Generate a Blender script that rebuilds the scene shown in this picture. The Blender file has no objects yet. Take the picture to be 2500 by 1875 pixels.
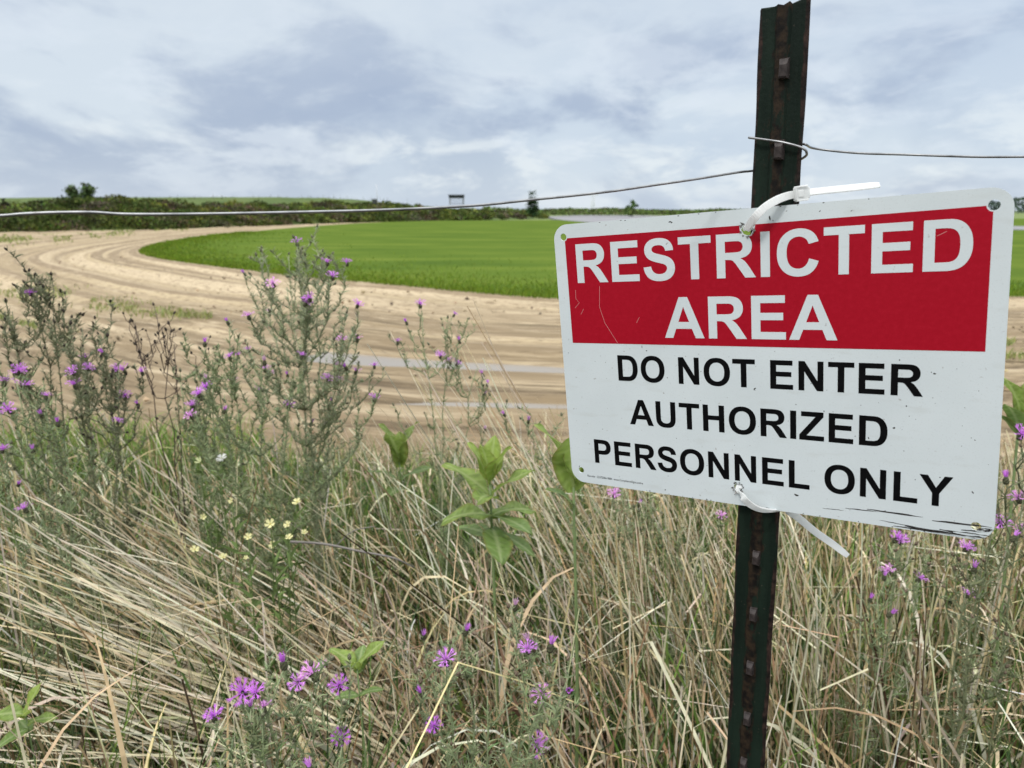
import bpy, math, random
import numpy as np
from mathutils import Vector, Matrix

random.seed(7)
RNG = np.random.default_rng(11)
SC = bpy.context.scene
COL = SC.collection
R = math.radians

# ------------------------------------------------------------------ camera
CAM_H = 1.3
F_PX = 1750.0                       # focal length in pixels of a 2500 wide frame
PITCH = math.atan((937.5 - 515.0) / F_PX)
cam_d = bpy.data.cameras.new("camera")
cam = bpy.data.objects.new("camera", cam_d)
COL.objects.link(cam)
cam.location = (0, 0, CAM_H)
cam.rotation_euler = (math.pi / 2 - PITCH, 0, 0)
cam_d.sensor_width = 36.0
cam_d.lens = F_PX / 2500.0 * 36.0
cam_d.clip_start = 0.02
cam_d.clip_end = 6000
cam_d.dof.use_dof = True
cam_d.dof.focus_distance = 0.66
cam_d.dof.aperture_fstop = 10.5
SC.camera = cam

# ------------------------------------------------------------------ light
SUN_EL, SUN_AZ = 52.0, 215.0        # behind the camera, to the left (azimuth from +Y, clockwise)
world = bpy.data.worlds.new("World")
SC.world = world
world.use_nodes = True
SC.view_settings.view_transform = 'Standard'
SC.view_settings.look = 'None'
SC.view_settings.exposure = 0.22
SC.view_settings.gamma = 1.0


def build_world():
    nt = world.node_tree
    nt.nodes.clear()
    N, L = nt.nodes.new, nt.links.new
    out = N('ShaderNodeOutputWorld')
    bg = N('ShaderNodeBackground')
    bg.inputs['Strength'].default_value = 0.1
    L(bg.outputs[0], out.inputs[0])
    sky = N('ShaderNodeTexSky')
    sky.sky_type = 'NISHITA'
    sky.sun_disc = False
    sky.sun_elevation = R(SUN_EL)
    sky.sun_rotation = R(SUN_AZ)
    tc = N('ShaderNodeTexCoord')
    sep = N('ShaderNodeSeparateXYZ')
    L(tc.outputs['Generated'], sep.inputs[0])

    def math_(op, a, b=None, clamp=False):
        m = N('ShaderNodeMath'); m.operation = op; m.use_clamp = clamp
        for i, v in enumerate((a, b)):
            if v is None: continue
            if isinstance(v, (int, float)): m.inputs[i].default_value = v
            else: L(v, m.inputs[i])
        return m.outputs[0]
    comb = N('ShaderNodeCombineXYZ')                 # lumpy cloud cells, about twice as wide as high
    L(sep.outputs[0], comb.inputs[0]); L(sep.outputs[1], comb.inputs[1])
    L(math_('MULTIPLY', sep.outputs[2], 1.95), comb.inputs[2])

    def noise(scale, detail, rough, dist, off, stretch=(1, 1, 1)):
        mp = N('ShaderNodeMapping')
        mp.inputs['Location'].default_value = off
        mp.inputs['Scale'].default_value = stretch
        L(comb.outputs[0], mp.inputs[0])
        n = N('ShaderNodeTexNoise')
        n.inputs['Scale'].default_value = scale
        n.inputs['Detail'].default_value = detail
        n.inputs['Roughness'].default_value = rough
        n.inputs['Distortion'].default_value = dist
        L(mp.outputs[0], n.inputs['Vector'])
        return n.outputs[0]

    def ramp(v, p0, p1):
        m = N('ShaderNodeMapRange'); m.interpolation_type = 'SMOOTHSTEP'
        m.inputs['From Min'].default_value = p0; m.inputs['From Max'].default_value = p1
        L(v, m.inputs['Value']); return m.outputs[0]

    def mix(f, a, b):
        m = N('ShaderNodeMix'); m.data_type = 'RGBA'
        if isinstance(f, (int, float)): m.inputs[0].default_value = f
        else: L(f, m.inputs[0])
        for i, v in ((6, a), (7, b)):
            if isinstance(v, tuple): m.inputs[i].default_value = (*v, 1)
            else: L(v, m.inputs[i])
        return m.outputs[2]
    big = noise(1.9, 8, 0.56, 0.5, (3.1, 1.7, 0))
    fine = noise(7.5, 8, 0.60, 0.4, (0.4, 6.2, 2), (1, 1, 1.5))
    broad = noise(1.5, 4, 0.5, 0.3, (8.0, 2.3, 5))
    pale, mid, dark, white = (6.1, 6.8, 7.5), (5.0, 5.85, 6.95), (3.9, 4.65, 5.85), (7.4, 7.9, 8.2)
    c = mix(ramp(broad, 0.38, 0.60), mid, pale)
    c = mix(math_('MULTIPLY', ramp(big, 0.47, 0.66), 0.75), c, dark)
    lo = math_('SUBTRACT', 1.0, ramp(sep.outputs[2], 0.03, 0.20))       # bright ragged band low in the sky
    lo2 = math_('SUBTRACT', 1.0, ramp(sep.outputs[2], 0.10, 0.36))
    gap = math_('MULTIPLY', ramp(fine, 0.47, 0.62), math_('ADD', math_('MULTIPLY', lo, 0.7), 0.12))
    c = mix(gap, c, white)
    dk = math_('MULTIPLY', ramp(noise(3.1, 9, 0.57, 0.3, (5.5, 0.2, 9), (1, 1, 1.15)), 0.48, 0.62), math_('ADD', math_('MULTIPLY', lo2, 0.72), 0.12))
    c = mix(dk, c, (3.35, 4.05, 5.4))
    wh = math_('MULTIPLY', ramp(noise(6.5, 9, 0.60, 0.3, (1.5, 4.2, 3), (1, 1, 1.4)), 0.50, 0.64), math_('MULTIPLY', lo2, 0.55))
    c = mix(wh, c, (6.8, 7.4, 8.1))
    hz = math_('SUBTRACT', 1.0, ramp(sep.outputs[2], 0.0, 0.09))
    c = mix(math_('MULTIPLY', hz, 0.4), c, (6.0, 6.8, 7.7))
    # brighter cloud overhead
    up = ramp(sep.outputs[2], 0.36, 0.80)
    c = mix(math_('MULTIPLY', up, 0.9), c, (24.0, 24.2, 24.3))
    c = mix(0.10, c, sky.outputs[0])
    L(c, bg.inputs['Color'])


build_world()
sun_d = bpy.data.lights.new("sun", 'SUN')
sun_d.energy = 1.5
sun_d.angle = R(10)
sun_d.color = (1.0, 0.97, 0.92)
sun = bpy.data.objects.new("sun", sun_d)
COL.objects.link(sun)
_az, _el = R(SUN_AZ), R(SUN_EL)
_to_sun = Vector((math.sin(_az) * math.cos(_el), math.cos(_az) * math.cos(_el), math.sin(_el)))
sun.rotation_euler = (-_to_sun).to_track_quat('-Z', 'Y').to_euler()
sun.location = (0, -5, 20)

# ------------------------------------------------------------------ measuring the photograph
CP, SP = math.cos(PITCH), math.sin(PITCH)
CAM = np.array([0, 0, CAM_H])


def ray(u, v):
    x, y = (u - 1250.0) / F_PX, -(v - 937.5) / F_PX
    return np.array([x, y * SP + CP, y * CP - SP])       # length 1 along the optical axis


def at(u, v, d):
    return CAM + ray(u, v) * d


def on_z(u, v, z=0.0):
    r = ray(u, v)
    return CAM + r * ((z - CAM_H) / r[2])


# ------------------------------------------------------------------ helpers
def tag(o, label=None, cat=None, group=None, kind=None):
    if label: o['label'] = label
    if cat: o['category'] = cat
    if group: o['group'] = group
    if kind: o['kind'] = kind
    return o


def empty(name, loc, label=None, cat=None, group=None):
    o = bpy.data.objects.new(name, None)
    o.empty_display_size = 0.05
    COL.objects.link(o)
    o.location = loc
    return tag(o, label, cat, group)


def link(name, me, parent=None, loc=None):
    o = bpy.data.objects.new(name, me)
    COL.objects.link(o)
    if parent is not None: o.parent = parent
    if loc is not None: o.location = loc
    return o


class MB:
    """collects vertices, quads / tris, colours and material slots for one mesh"""

    def __init__(s):
        s.v, s.c, s.f4, s.f3, s.m4, s.m3, s.n = [], [], [], [], [], [], 0

    def add(s, v, quads=None, tris=None, col=(1, 1, 1), mat=0):
        v = np.asarray(v, float).reshape(-1, 3)
        col = np.asarray(col, float)
        if col.ndim == 1: col = np.tile(col, (len(v), 1))
        s.v.append(v); s.c.append(col)
        if quads is not None and len(quads):
            q = np.asarray(quads, int).reshape(-1, 4) + s.n
            s.f4.append(q); s.m4.append(np.full(len(q), mat))
        if tris is not None and len(tris):
            t = np.asarray(tris, int).reshape(-1, 3) + s.n
            s.f3.append(t); s.m3.append(np.full(len(t), mat))
        s.n += len(v)

    def build(s, name, mats, parent=None, smooth=True, loc=None, offset=None, data_only=False):
        v = np.concatenate(s.v); c = np.concatenate(s.c)
        if offset is not None: v = v - np.asarray(offset)
        f4 = np.concatenate(s.f4) if s.f4 else np.zeros((0, 4), int)
        f3 = np.concatenate(s.f3) if s.f3 else np.zeros((0, 3), int)
        me = bpy.data.meshes.new(name)
        me.vertices.add(len(v)); me.vertices.foreach_set('co', v.astype(np.float32).ravel())
        nl = f4.size + f3.size
        me.loops.add(nl)
        me.loops.foreach_set('vertex_index', np.concatenate([f4.ravel(), f3.ravel()]).astype(np.int32))
        npoly = len(f4) + len(f3)
        me.polygons.add(npoly)
        st = np.concatenate([np.arange(len(f4)) * 4, f4.size + np.arange(len(f3)) * 3])
        me.polygons.foreach_set('loop_start', st.astype(np.int32))
        mi = np.concatenate((s.m4 + s.m3)) if (s.m4 or s.m3) else np.zeros(0)
        me.polygons.foreach_set('material_index', mi.astype(np.int32))
        me.polygons.foreach_set('use_smooth', np.full(npoly, smooth))
        a = me.attributes.new('col', 'FLOAT_COLOR', 'POINT')
        a.data.foreach_set('color', np.concatenate([c, np.ones((len(c), 1))], 1).astype(np.float32).ravel())
        for m in (mats if isinstance(mats, (list, tuple)) else [mats]): me.materials.append(m)
        me.update(calc_edges=True)
        me.validate()
        if data_only: return me
        return link(name, me, parent, loc)


def tube(mb, pts, rad, n=6, col=(1, 1, 1), mat=0, cap=True):
    pts = np.asarray(pts, float)
    k = len(pts)
    rad = np.broadcast_to(np.asarray(rad, float), (k,))
    t = np.gradient(pts, axis=0)
    t /= np.linalg.norm(t, axis=1)[:, None] + 1e-12
    ref = np.array([0, 0, 1.0]) if abs(t[0][2]) < 0.9 else np.array([1.0, 0, 0])
    u = np.cross(t[0], ref); u /= np.linalg.norm(u)
    V = []
    ang = np.arange(n) * 2 * math.pi / n
    for i in range(k):
        u = u - t[i] * (u @ t[i]); u /= np.linalg.norm(u) + 1e-12
        w = np.cross(t[i], u)
        V.append(pts[i] + rad[i] * (np.cos(ang)[:, None] * u + np.sin(ang)[:, None] * w))
    V = np.concatenate(V)
    q = []
    for i in range(k - 1):
        for j in range(n):
            q.append((i * n + j, i * n + (j + 1) % n, (i + 1) * n + (j + 1) % n, (i + 1) * n + j))
    tr = []
    if cap:
        for j in range(1, n - 1):
            tr.append((0, j + 1, j)); o = (k - 1) * n; tr.append((o, o + j, o + j + 1))
    mb.add(V, q, tr, col, mat)


def smooth_path(pts, m=8):
    pts = np.asarray(pts, float)
    P = np.concatenate([[2 * pts[0] - pts[1]], pts, [2 * pts[-1] - pts[-2]]])
    out = []
    for i in range(1, len(P) - 2):
        p0, p1, p2, p3 = P[i - 1:i + 3]
        for t in np.linspace(0, 1, m, endpoint=False):
            out.append(0.5 * ((2 * p1) + (-p0 + p2) * t + (2 * p0 - 5 * p1 + 4 * p2 - p3) * t * t + (-p0 + 3 * p1 - 3 * p2 + p3) * t ** 3))
    out.append(pts[-1])
    return np.array(out)


def ribbons(mb, base, az, lean, bend, length, width, col, nseg=5, taper=1.0, mat=0, power=1.5, kink=None, twist=None):
    """many blades at once: az = heading of the lean, lean = angle from vertical at the root, bend = extra angle at the tip"""
    n = len(base)
    if n == 0: return np.zeros((0, nseg + 1, 3))
    t = np.linspace(0, 1, nseg + 1)
    P = np.zeros((n, nseg + 1, 3)); P[:, 0] = base
    hd = np.stack([np.cos(az), np.sin(az), np.zeros(n)], 1)
    up = np.array([0, 0, 1.0])
    for i in range(nseg):
        tm = (t[i] + t[i + 1]) / 2
        a = lean + bend * tm ** power
        if kink is not None: a = a + np.where(tm > kink[0], kink[1], 0)
        d = hd * np.sin(a)[:, None] + up * np.cos(a)[:, None]
        P[:, i + 1] = P[:, i] + d * (length / nseg)[:, None]
    side = np.stack([-np.sin(az), np.cos(az), np.zeros(n)], 1)
    if twist is None: twist = RNG.uniform(-1.4, 1.4, n)
    nrm = np.cross(side, np.gradient(P, axis=1)[:, nseg // 2])
    nrm /= np.linalg.norm(nrm, axis=1)[:, None] + 1e-12
    side = side * np.cos(twist)[:, None] + nrm * np.sin(twist)[:, None]
    w = (1 - taper * t ** 2.2)[None, :] * width[:, None] / 2
    w = np.maximum(w, 0.0002)
    A = P + side[:, None] * w[:, :, None]
    B = P - side[:, None] * w[:, :, None]
    V = np.stack([A, B], 2).reshape(n, -1, 3)
    k = 2 * (nseg + 1)
    q0 = np.array([(2 * i, 2 * i + 1, 2 * i + 3, 2 * i + 2) for i in range(nseg)])
    Q = (np.arange(n) * k)[:, None, None] + q0[None]
    C = np.repeat(col[:, None, :], k, 1)
    mb.add(V.reshape(-1, 3), Q.reshape(-1, 4), None, C.reshape(-1, 3), mat)
    return P


def jit(col, n, s=0.2, hue=0.08):
    c = np.asarray(col)[None] * (1 + RNG.normal(0, s, (n, 1)))
    c = c * (1 + RNG.normal(0, hue, (n, 3)))
    return np.clip(c, 0.004, 0.9)


def pick(cols, weights, n, s=0.18, hue=0.06):
    cols = np.asarray(cols); w = np.asarray(weights, float)
    i = RNG.choice(len(cols), n, p=w / w.sum())
    c = cols[i] * (1 + RNG.normal(0, s, (n, 1))) * (1 + RNG.normal(0, hue, (n, 3)))
    return np.clip(c, 0.004, 0.64)


def vnoise(x, y, seed=0):
    """smooth value noise on numpy arrays"""
    xi, yi = np.floor(x).astype(np.int64), np.floor(y).astype(np.int64)
    fx, fy = x - xi, y - yi
    fx = fx * fx * (3 - 2 * fx); fy = fy * fy * (3 - 2 * fy)

    def h(a, b):
        k = (a * 374761393 + b * 668265263 + seed * 974711) & 0x7fffffff
        k = ((k ^ (k >> 13)) * 1274126177) & 0x7fffffff
        return (k ^ (k >> 16)) % 10007 / 10007.0
    return (h(xi, yi) * (1 - fx) + h(xi + 1, yi) * fx) * (1 - fy) + (h(xi, yi + 1) * (1 - fx) + h(xi + 1, yi + 1) * fx) * fy


def fbm(x, y, o=4, seed=0):
    s, a = 0, 0.5
    for i in range(o):
        s = s + a * vnoise(x * 2 ** i, y * 2 ** i, seed + i); a *= 0.5
    return s


# ------------------------------------------------------------------ materials
def new_mat(name):
    m = bpy.data.materials.new(name); m.use_nodes = True
    nt = m.node_tree
    b = nt.nodes['Principled BSDF']
    return m, nt, b, nt.nodes.new, nt.links.new


def mat_plain(name, col, rough=0.6, metal=0.0, spec=0.4, nscale=0, namp=0.0, bump=0.0):
    m, nt, b, N, L = new_mat(name)
    b.inputs['Base Color'].default_value = (*col, 1)
    b.inputs['Roughness'].default_value = rough
    b.inputs['Metallic'].default_value = metal
    b.inputs['Specular IOR Level'].default_value = spec
    if nscale:
        tc = N('ShaderNodeTexCoord'); n = N('ShaderNodeTexNoise')
        n.inputs['Scale'].default_value = nscale; n.inputs['Detail'].default_value = 6
        L(tc.outputs['Object'], n.inputs['Vector'])
        mr = N('ShaderNodeMapRange'); mr.inputs['From Min'].default_value = 0.3; mr.inputs['From Max'].default_value = 0.7
        mr.inputs['To Min'].default_value = 1 - namp; mr.inputs['To Max'].default_value = 1 + namp
        L(n.outputs[0], mr.inputs['Value'])
        mx = N('ShaderNodeMix'); mx.data_type = 'RGBA'; mx.blend_type = 'MULTIPLY'; mx.inputs[0].default_value = 1
        mx.inputs[6].default_value = (*col, 1)
        L(mr.outputs[0], mx.inputs[7]); L(mx.outputs[2], b.inputs['Base Color'])
        if bump:
            bp = N('ShaderNodeBump'); bp.inputs['Strength'].default_value = bump; bp.inputs['Distance'].default_value = 0.002
            L(n.outputs[0], bp.inputs['Height']); L(bp.outputs[0], b.inputs['Normal'])
    return m


def mat_leaf(name, trans=0.3, rough=0.55, spec=0.25, vary=0.0, vscale=60):
    """plant tissue: colour per leaf from the mesh, part of the light passes through"""
    m, nt, b, N, L = new_mat(name)
    at_ = N('ShaderNodeAttribute'); at_.attribute_name = 'col'
    src = at_.outputs['Color']
    if vary:
        tc = N('ShaderNodeTexCoord'); n = N('ShaderNodeTexNoise')
        n.inputs['Scale'].default_value = vscale; n.inputs['Detail'].default_value = 3
        L(tc.outputs['Object'], n.inputs['Vector'])
        mr = N('ShaderNodeMapRange'); mr.inputs['From Min'].default_value = 0.3; mr.inputs['From Max'].default_value = 0.7
        mr.inputs['To Min'].default_value = 1 - vary; mr.inputs['To Max'].default_value = 1 + vary
        L(n.outputs[0], mr.inputs['Value'])
        mx = N('ShaderNodeMix'); mx.data_type = 'RGBA'; mx.blend_type = 'MULTIPLY'; mx.inputs[0].default_value = 1
        L(src, mx.inputs[6]); L(mr.outputs[0], mx.inputs[7]); src = mx.outputs[2]
    L(src, b.inputs['Base Color'])
    b.inputs['Roughness'].default_value = rough
    b.inputs['Specular IOR Level'].default_value = spec
    if trans:
        tr = N('ShaderNodeBsdfTranslucent'); L(src, tr.inputs['Color'])
        ms = N('ShaderNodeMixShader'); ms.inputs[0].default_value = trans
        L(b.outputs[0], ms.inputs[1]); L(tr.outputs[0], ms.inputs[2])
        L(ms.outputs[0], nt.nodes['Material Output'].inputs['Surface'])
    return m


M_DRY = mat_leaf('dry_grass', 0.06, 0.75, 0.08, 0.18, 40)
M_GREEN = mat_leaf('green_blade', 0.28, 0.5, 0.3, 0.12, 50)
M_WEED = mat_leaf('weed_leaf', 0.25, 0.7, 0.15)
M_BROAD = mat_leaf('broad_leaf', 0.45, 0.45, 0.35, 0.12, 70)
M_PETAL = mat_leaf('petal', 0.35, 0.6, 0.1)
M_BRUSH = mat_leaf('brush', 0.2, 0.7, 0.1)
M_STEM = mat_leaf('stem', 0.0, 0.6, 0.2)


def colattr_noise(name, build):
    m, nt, b, N, L = new_mat(name)
    build(nt, b, N, L)
    return m


# ------------------------------------------------------------------ terrain
# inside edge of the dirt track, measured on the ground
EDGE_PX = [(3600, 733), (2490, 729), (1900, 733), (1500, 736), (1340, 733), (1200, 722), (1000, 703), (850, 691), (700, 676), (560, 657),
           (450, 642), (378, 630), (350, 619), (362, 607), (420, 592), (540, 574), (700, 558), (860, 546.5), (1000, 540)]
EDGE = np.array([on_z(u, v)[:2] for u, v in EDGE_PX])
EDGE = smooth_path(EDGE, 10)
# resample evenly by arc length with a step that grows with distance
seg = np.linalg.norm(np.diff(EDGE, axis=0), axis=1)
S = np.concatenate([[0], np.cumsum(seg)])
smp = [0.0]
while smp[-1] < S[-1]:
    p = np.array([np.interp(smp[-1], S, EDGE[:, k]) for k in (0, 1)])
    smp.append(smp[-1] + max(0.12, 0.012 * np.linalg.norm(p)))
smp = np.array(smp[:-1])
EX = np.stack([np.interp(smp, S, EDGE[:, k]) for k in (0, 1)], 1)
for _ in range(6):
    EX[1:-1] = (EX[:-2] + 2 * EX[1:-1] + EX[2:]) / 4
tg = np.gradient(EX, axis=0); tg /= np.linalg.norm(tg, axis=1)[:, None]
OUT = np.stack([-tg[:, 1], tg[:, 0]], 1)            # points away from the infield
mid = len(EX) // 3
if OUT[0] @ np.array([0, -1.0]) < 0: OUT = -OUT


def rut_height(s, d, x, y):
    w = 0.5 * (fbm(s * 0.06, d * 0.35, 3, 5) - 0.45)
    dd = d + 1.6 * w
    turn = np.exp(-((s - 0) * 0)) * 1.0
    z = 0.032 * np.sin(dd * 5.2 + 0.6) * (0.4 + vnoise(s * 0.07, d * 0.5, 3))
    z += 0.030 * np.sin(dd * 2.1 + 1.0) * vnoise(s * 0.03, d * 0.3, 8)
    z += 0.035 * (fbm(s * 0.5, d * 2.5, 4, 21) - 0.47)
    z += 0.07 * (fbm(s * 2.4, d * 5.0, 4, 31) - 0.45) * np.clip((11.0 - y) / 4.0, 0, 1)
    return z


def make_track():
    ds = np.concatenate([np.arange(-0.4, 9.0, 0.07), np.arange(9.0, 24.0, 0.22)])
    n, k = len(EX), len(ds)
    D = np.tile(ds[None], (n, 1)); Sg = np.tile(smp[:, None], (1, k))
    X = EX[:, None, 0] + OUT[:, None, 0] * D
    Y = EX[:, None, 1] + OUT[:, None, 1] * D
    Z = rut_height(Sg, D, X, Y) - 0.01
    # two long wet hollows on the near straight
    for (x0, y0, x1, y1, wd, dep) in ((-1.75, 6.62, 0.47, 6.10, 0.21, 0.085), (-0.95, 4.87, 0.5, 4.84, 0.12, 0.08)):
        a = np.clip(((X - x0) * (x1 - x0) + (Y - y0) * (y1 - y0)) / ((x1 - x0) ** 2 + (y1 - y0) ** 2), -0.02, 1.5)
        dist = np.hypot(X - (x0 + a * (x1 - x0)), Y - (y0 + a * (y1 - y0)))
        wv = wd * (0.7 + 0.8 * vnoise(X * 1.5, Y * 0.5, 77))
        Z -= dep * np.exp(-(dist / wv) ** 2)
    V = np.stack([X, Y, Z], 2).reshape(-1, 3)
    i, j = np.meshgrid(np.arange(n - 1), np.arange(k - 1), indexing='ij')
    a = (i * k + j).ravel()
    Q = np.stack([a, a + 1, a + k + 1, a + k], 1)
    mb = MB()
    mb.add(V, Q, None, (1, 1, 1))
    o = mb.build('dirt_track', M_SAND)
    me = o.data
    uv = me.uv_layers.new(name='track')
    li = np.zeros(len(me.loops), np.int32); me.loops.foreach_get('vertex_index', li)
    U = np.stack([Sg.ravel(), D.ravel()], 1)[li]
    uv.data.foreach_set('uv', U.astype(np.float32).ravel())
    tag(o, 'pale sandy dirt racetrack with tyre ruts curving round the green infield', 'dirt track', kind='structure')
    return o


def build_sand(nt, b, N, L):
    uv = N('ShaderNodeUVMap'); uv.uv_map = 'track'

    def nz(scale, sx, sy, det=6, off=0, rough=0.6):
        mp = N('ShaderNodeMapping'); mp.inputs['Scale'].default_value = (sx, sy, 1); mp.inputs['Location'].default_value = (off, off * .7, 0)
        L(uv.outputs[0], mp.inputs[0])
        n = N('ShaderNodeTexNoise'); n.inputs['Scale'].default_value = scale; n.inputs['Detail'].default_value = det
        n.inputs['Roughness'].default_value = rough; n.inputs['Distortion'].default_value = 0.5
        L(mp.outputs[0], n.inputs['Vector']); return n.outputs[0]

    def rmp(v, a, c):
        m = N('ShaderNodeMapRange'); m.interpolation_type = 'SMOOTHSTEP'
        m.inputs['From Min'].default_value = a; m.inputs['From Max'].default_value = c
        L(v, m.inputs['Value']); return m.outputs[0]

    def mix(f, a, c):
        m = N('ShaderNodeMix'); m.data_type = 'RGBA'; L(f, m.inputs[0])
        for i, v in ((6, a), (7, c)):
            if isinstance(v, tuple): m.inputs[i].default_value = (*v, 1)
            else: L(v, m.inputs[i])
        return m.outputs[2]
    dry, tan, damp, wet = (0.42, 0.335, 0.208), (0.315, 0.245, 0.15), (0.20, 0.15, 0.09), (0.10, 0.074, 0.045)
    c = mix(rmp(nz(1, 0.05, 0.9, 5), 0.40, 0.62), dry, tan)
    c = mix(rmp(nz(1, 0.09, 1.9, 6, 13), 0.52, 0.70), c, damp)
    c = mix(rmp(nz(1, 0.5, 3.0, 6, 31), 0.60, 0.74), c, damp)
    c = mix(rmp(nz(1, 0.012, 2.8, 3, 71, .5), 0.50, 0.57), c, (0.235, 0.178, 0.112))  # dark bands along the lanes put rut shading into the sand colour
    c = mix(rmp(nz(1, 0.02, 1.6, 3, 91, .5), 0.52, 0.60), c, (0.46, 0.37, 0.245))
    # damper soil in the outer lane of the near straight
    sep = N('ShaderNodeSeparateXYZ'); L(uv.outputs[0], sep.inputs[0])
    geo = N('ShaderNodeNewGeometry'); sg = N('ShaderNodeSeparateXYZ'); L(geo.outputs['Position'], sg.inputs[0])
    near = N('ShaderNodeMapRange'); near.interpolation_type = 'SMOOTHSTEP'
    near.inputs['From Min'].default_value = 12.5; near.inputs['From Max'].default_value = 7.0
    L(sg.outputs[1], near.inputs['Value'])
    pt = N('ShaderNodeMath'); pt.operation = 'MULTIPLY'
    L(near.outputs[0], pt.inputs[0]); L(rmp(nz(1, 0.3, 2.2, 8, 57, .7), 0.34, 0.54), pt.inputs[1])
    c = mix(pt.outputs[0], c, damp)
    pt2 = N('ShaderNodeMath'); pt2.operation = 'MULTIPLY'
    L(near.outputs[0], pt2.inputs[0]); L(rmp(nz(1, 0.7, 3.8, 8, 83, .7), 0.50, 0.62), pt2.inputs[1])
    c = mix(pt2.outputs[0], c, wet)
    c = mix(rmp(nz(1, 5.0, 9.0, 7, 3, .8), 0.49, 0.62), c, damp)
    c = mix(rmp(nz(1, 9.0, 16.0, 5, 23, .8), 0.56, 0.66), c, wet)
    c = mix(rmp(nz(1, 1.5, 5.0, 6, 43, .7), 0.50, 0.70), c, (0.39, 0.315, 0.21))
    L(c, b.inputs['Base Color'])
    b.inputs['Roughness'].default_value = 0.9
    b.inputs['Specular IOR Level'].default_value = 0.15
    bp = N('ShaderNodeBump'); bp.inputs['Strength'].default_value = 0.6; bp.inputs['Distance'].default_value = 0.03
    L(nz(1, 6, 14, 6, 5), bp.inputs['Height']); L(bp.outputs[0], b.inputs['Normal'])


M_SAND = colattr_noise('track_sand', build_sand)


def noise_mat(name, stops, scale, detail=6, rough=0.9, dist=0.0, stretch=(1, 1, 1), bump=0.0, coord='Object'):
    m, nt, b, N, L = new_mat(name)
    tc = N('ShaderNodeTexCoord'); mp = N('ShaderNodeMapping'); mp.inputs['Scale'].default_value = stretch
    L(tc.outputs[coord], mp.inputs[0])
    n = N('ShaderNodeTexNoise'); n.inputs['Scale'].default_value = scale; n.inputs['Detail'].default_value = detail
    n.inputs['Distortion'].default_value = dist; n.inputs['Roughness'].default_value = 0.62
    L(mp.outputs[0], n.inputs['Vector'])
    cr = N('ShaderNodeValToRGB')
    while len(cr.color_ramp.elements) < len(stops): cr.color_ramp.elements.new(0.5)
    for e, (p, c) in zip(cr.color_ramp.elements, stops): e.position = p; e.color = (*c, 1)
    L(n.outputs[0], cr.inputs[0]); L(cr.outputs[0], b.inputs['Base Color'])
    b.inputs['Roughness'].default_value = rough; b.inputs['Specular IOR Level'].default_value = 0.2
    if bump:
        bp = N('ShaderNodeBump'); bp.inputs['Strength'].default_value = bump; bp.inputs['Distance'].default_value = 0.05
        L(n.outputs[0], bp.inputs['Height']); L(bp.outputs[0], b.inputs['Normal'])
    return m


M_FIELD = noise_mat('field_grass', [(0.3, (0.10, 0.14, 0.045)), (0.5, (0.13, 0.18, 0.05)), (0.7, (0.20, 0.19, 0.09))], 0.05)
M_INF = noise_mat('infield_grass', [(0.30, (0.060, 0.100, 0.020)), (0.48, (0.082, 0.126, 0.023)), (0.62, (0.108, 0.150, 0.028)), (0.78, (0.15, 0.18, 0.045))], 0.30, 9, stretch=(0.6, 1.6, 1), bump=0.5)
M_INF.node_tree.nodes['Principled BSDF'].inputs['Specular IOR Level'].default_value = 0.0
M_LAWN = mat_leaf('lawn_blade', 0.3, 0.9, 0.0)
M_SOIL = noise_mat('verge_soil', [(0.3, (0.012, 0.009, 0.006)), (0.7, (0.035, 0.025, 0.016))], 9, 6, bump=0.6)  # soil colour darkened to paint in the shade between the stalks
M_ASPH = noise_mat('old_asphalt', [(0.3, (0.17, 0.17, 0.185)), (0.7, (0.27, 0.265, 0.27))], 0.3)
M_BANK = noise_mat('bank_turf', [(0.3, (0.05, 0.085, 0.02)), (0.55, (0.085, 0.12, 0.03)), (0.75, (0.12, 0.12, 0.05))], 0.25, bump=0.4)


def grid_sheet(name, xs, ys, zf, mat, label, cat):
    X, Y = np.meshgrid(xs, ys, indexing='ij')
    Z = zf(X, Y)
    k = len(ys)
    i, j = np.meshgrid(np.arange(len(xs) - 1), np.arange(k - 1), indexing='ij')
    a = (i * k + j).ravel()
    mb = MB(); mb.add(np.stack([X, Y, Z], 2).reshape(-1, 3), np.stack([a, a + k, a + k + 1, a + 1], 1))
    o = mb.build(name, mat)
    return tag(o, label, cat, kind='structure')


_xs = np.concatenate([-np.geomspace(3000, 60, 14), np.linspace(-50, 50, 21), np.geomspace(60, 3000, 14)])
_ys = np.concatenate([[-200, -60, -20], np.linspace(-5, 100, 22), np.geomspace(120, 4000, 16)])
grid_sheet('ground', _xs, _ys, lambda x, y: np.full_like(x, -0.22), M_FIELD, 'flat dull green field reaching to the far horizon', 'ground')
make_track()

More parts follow.
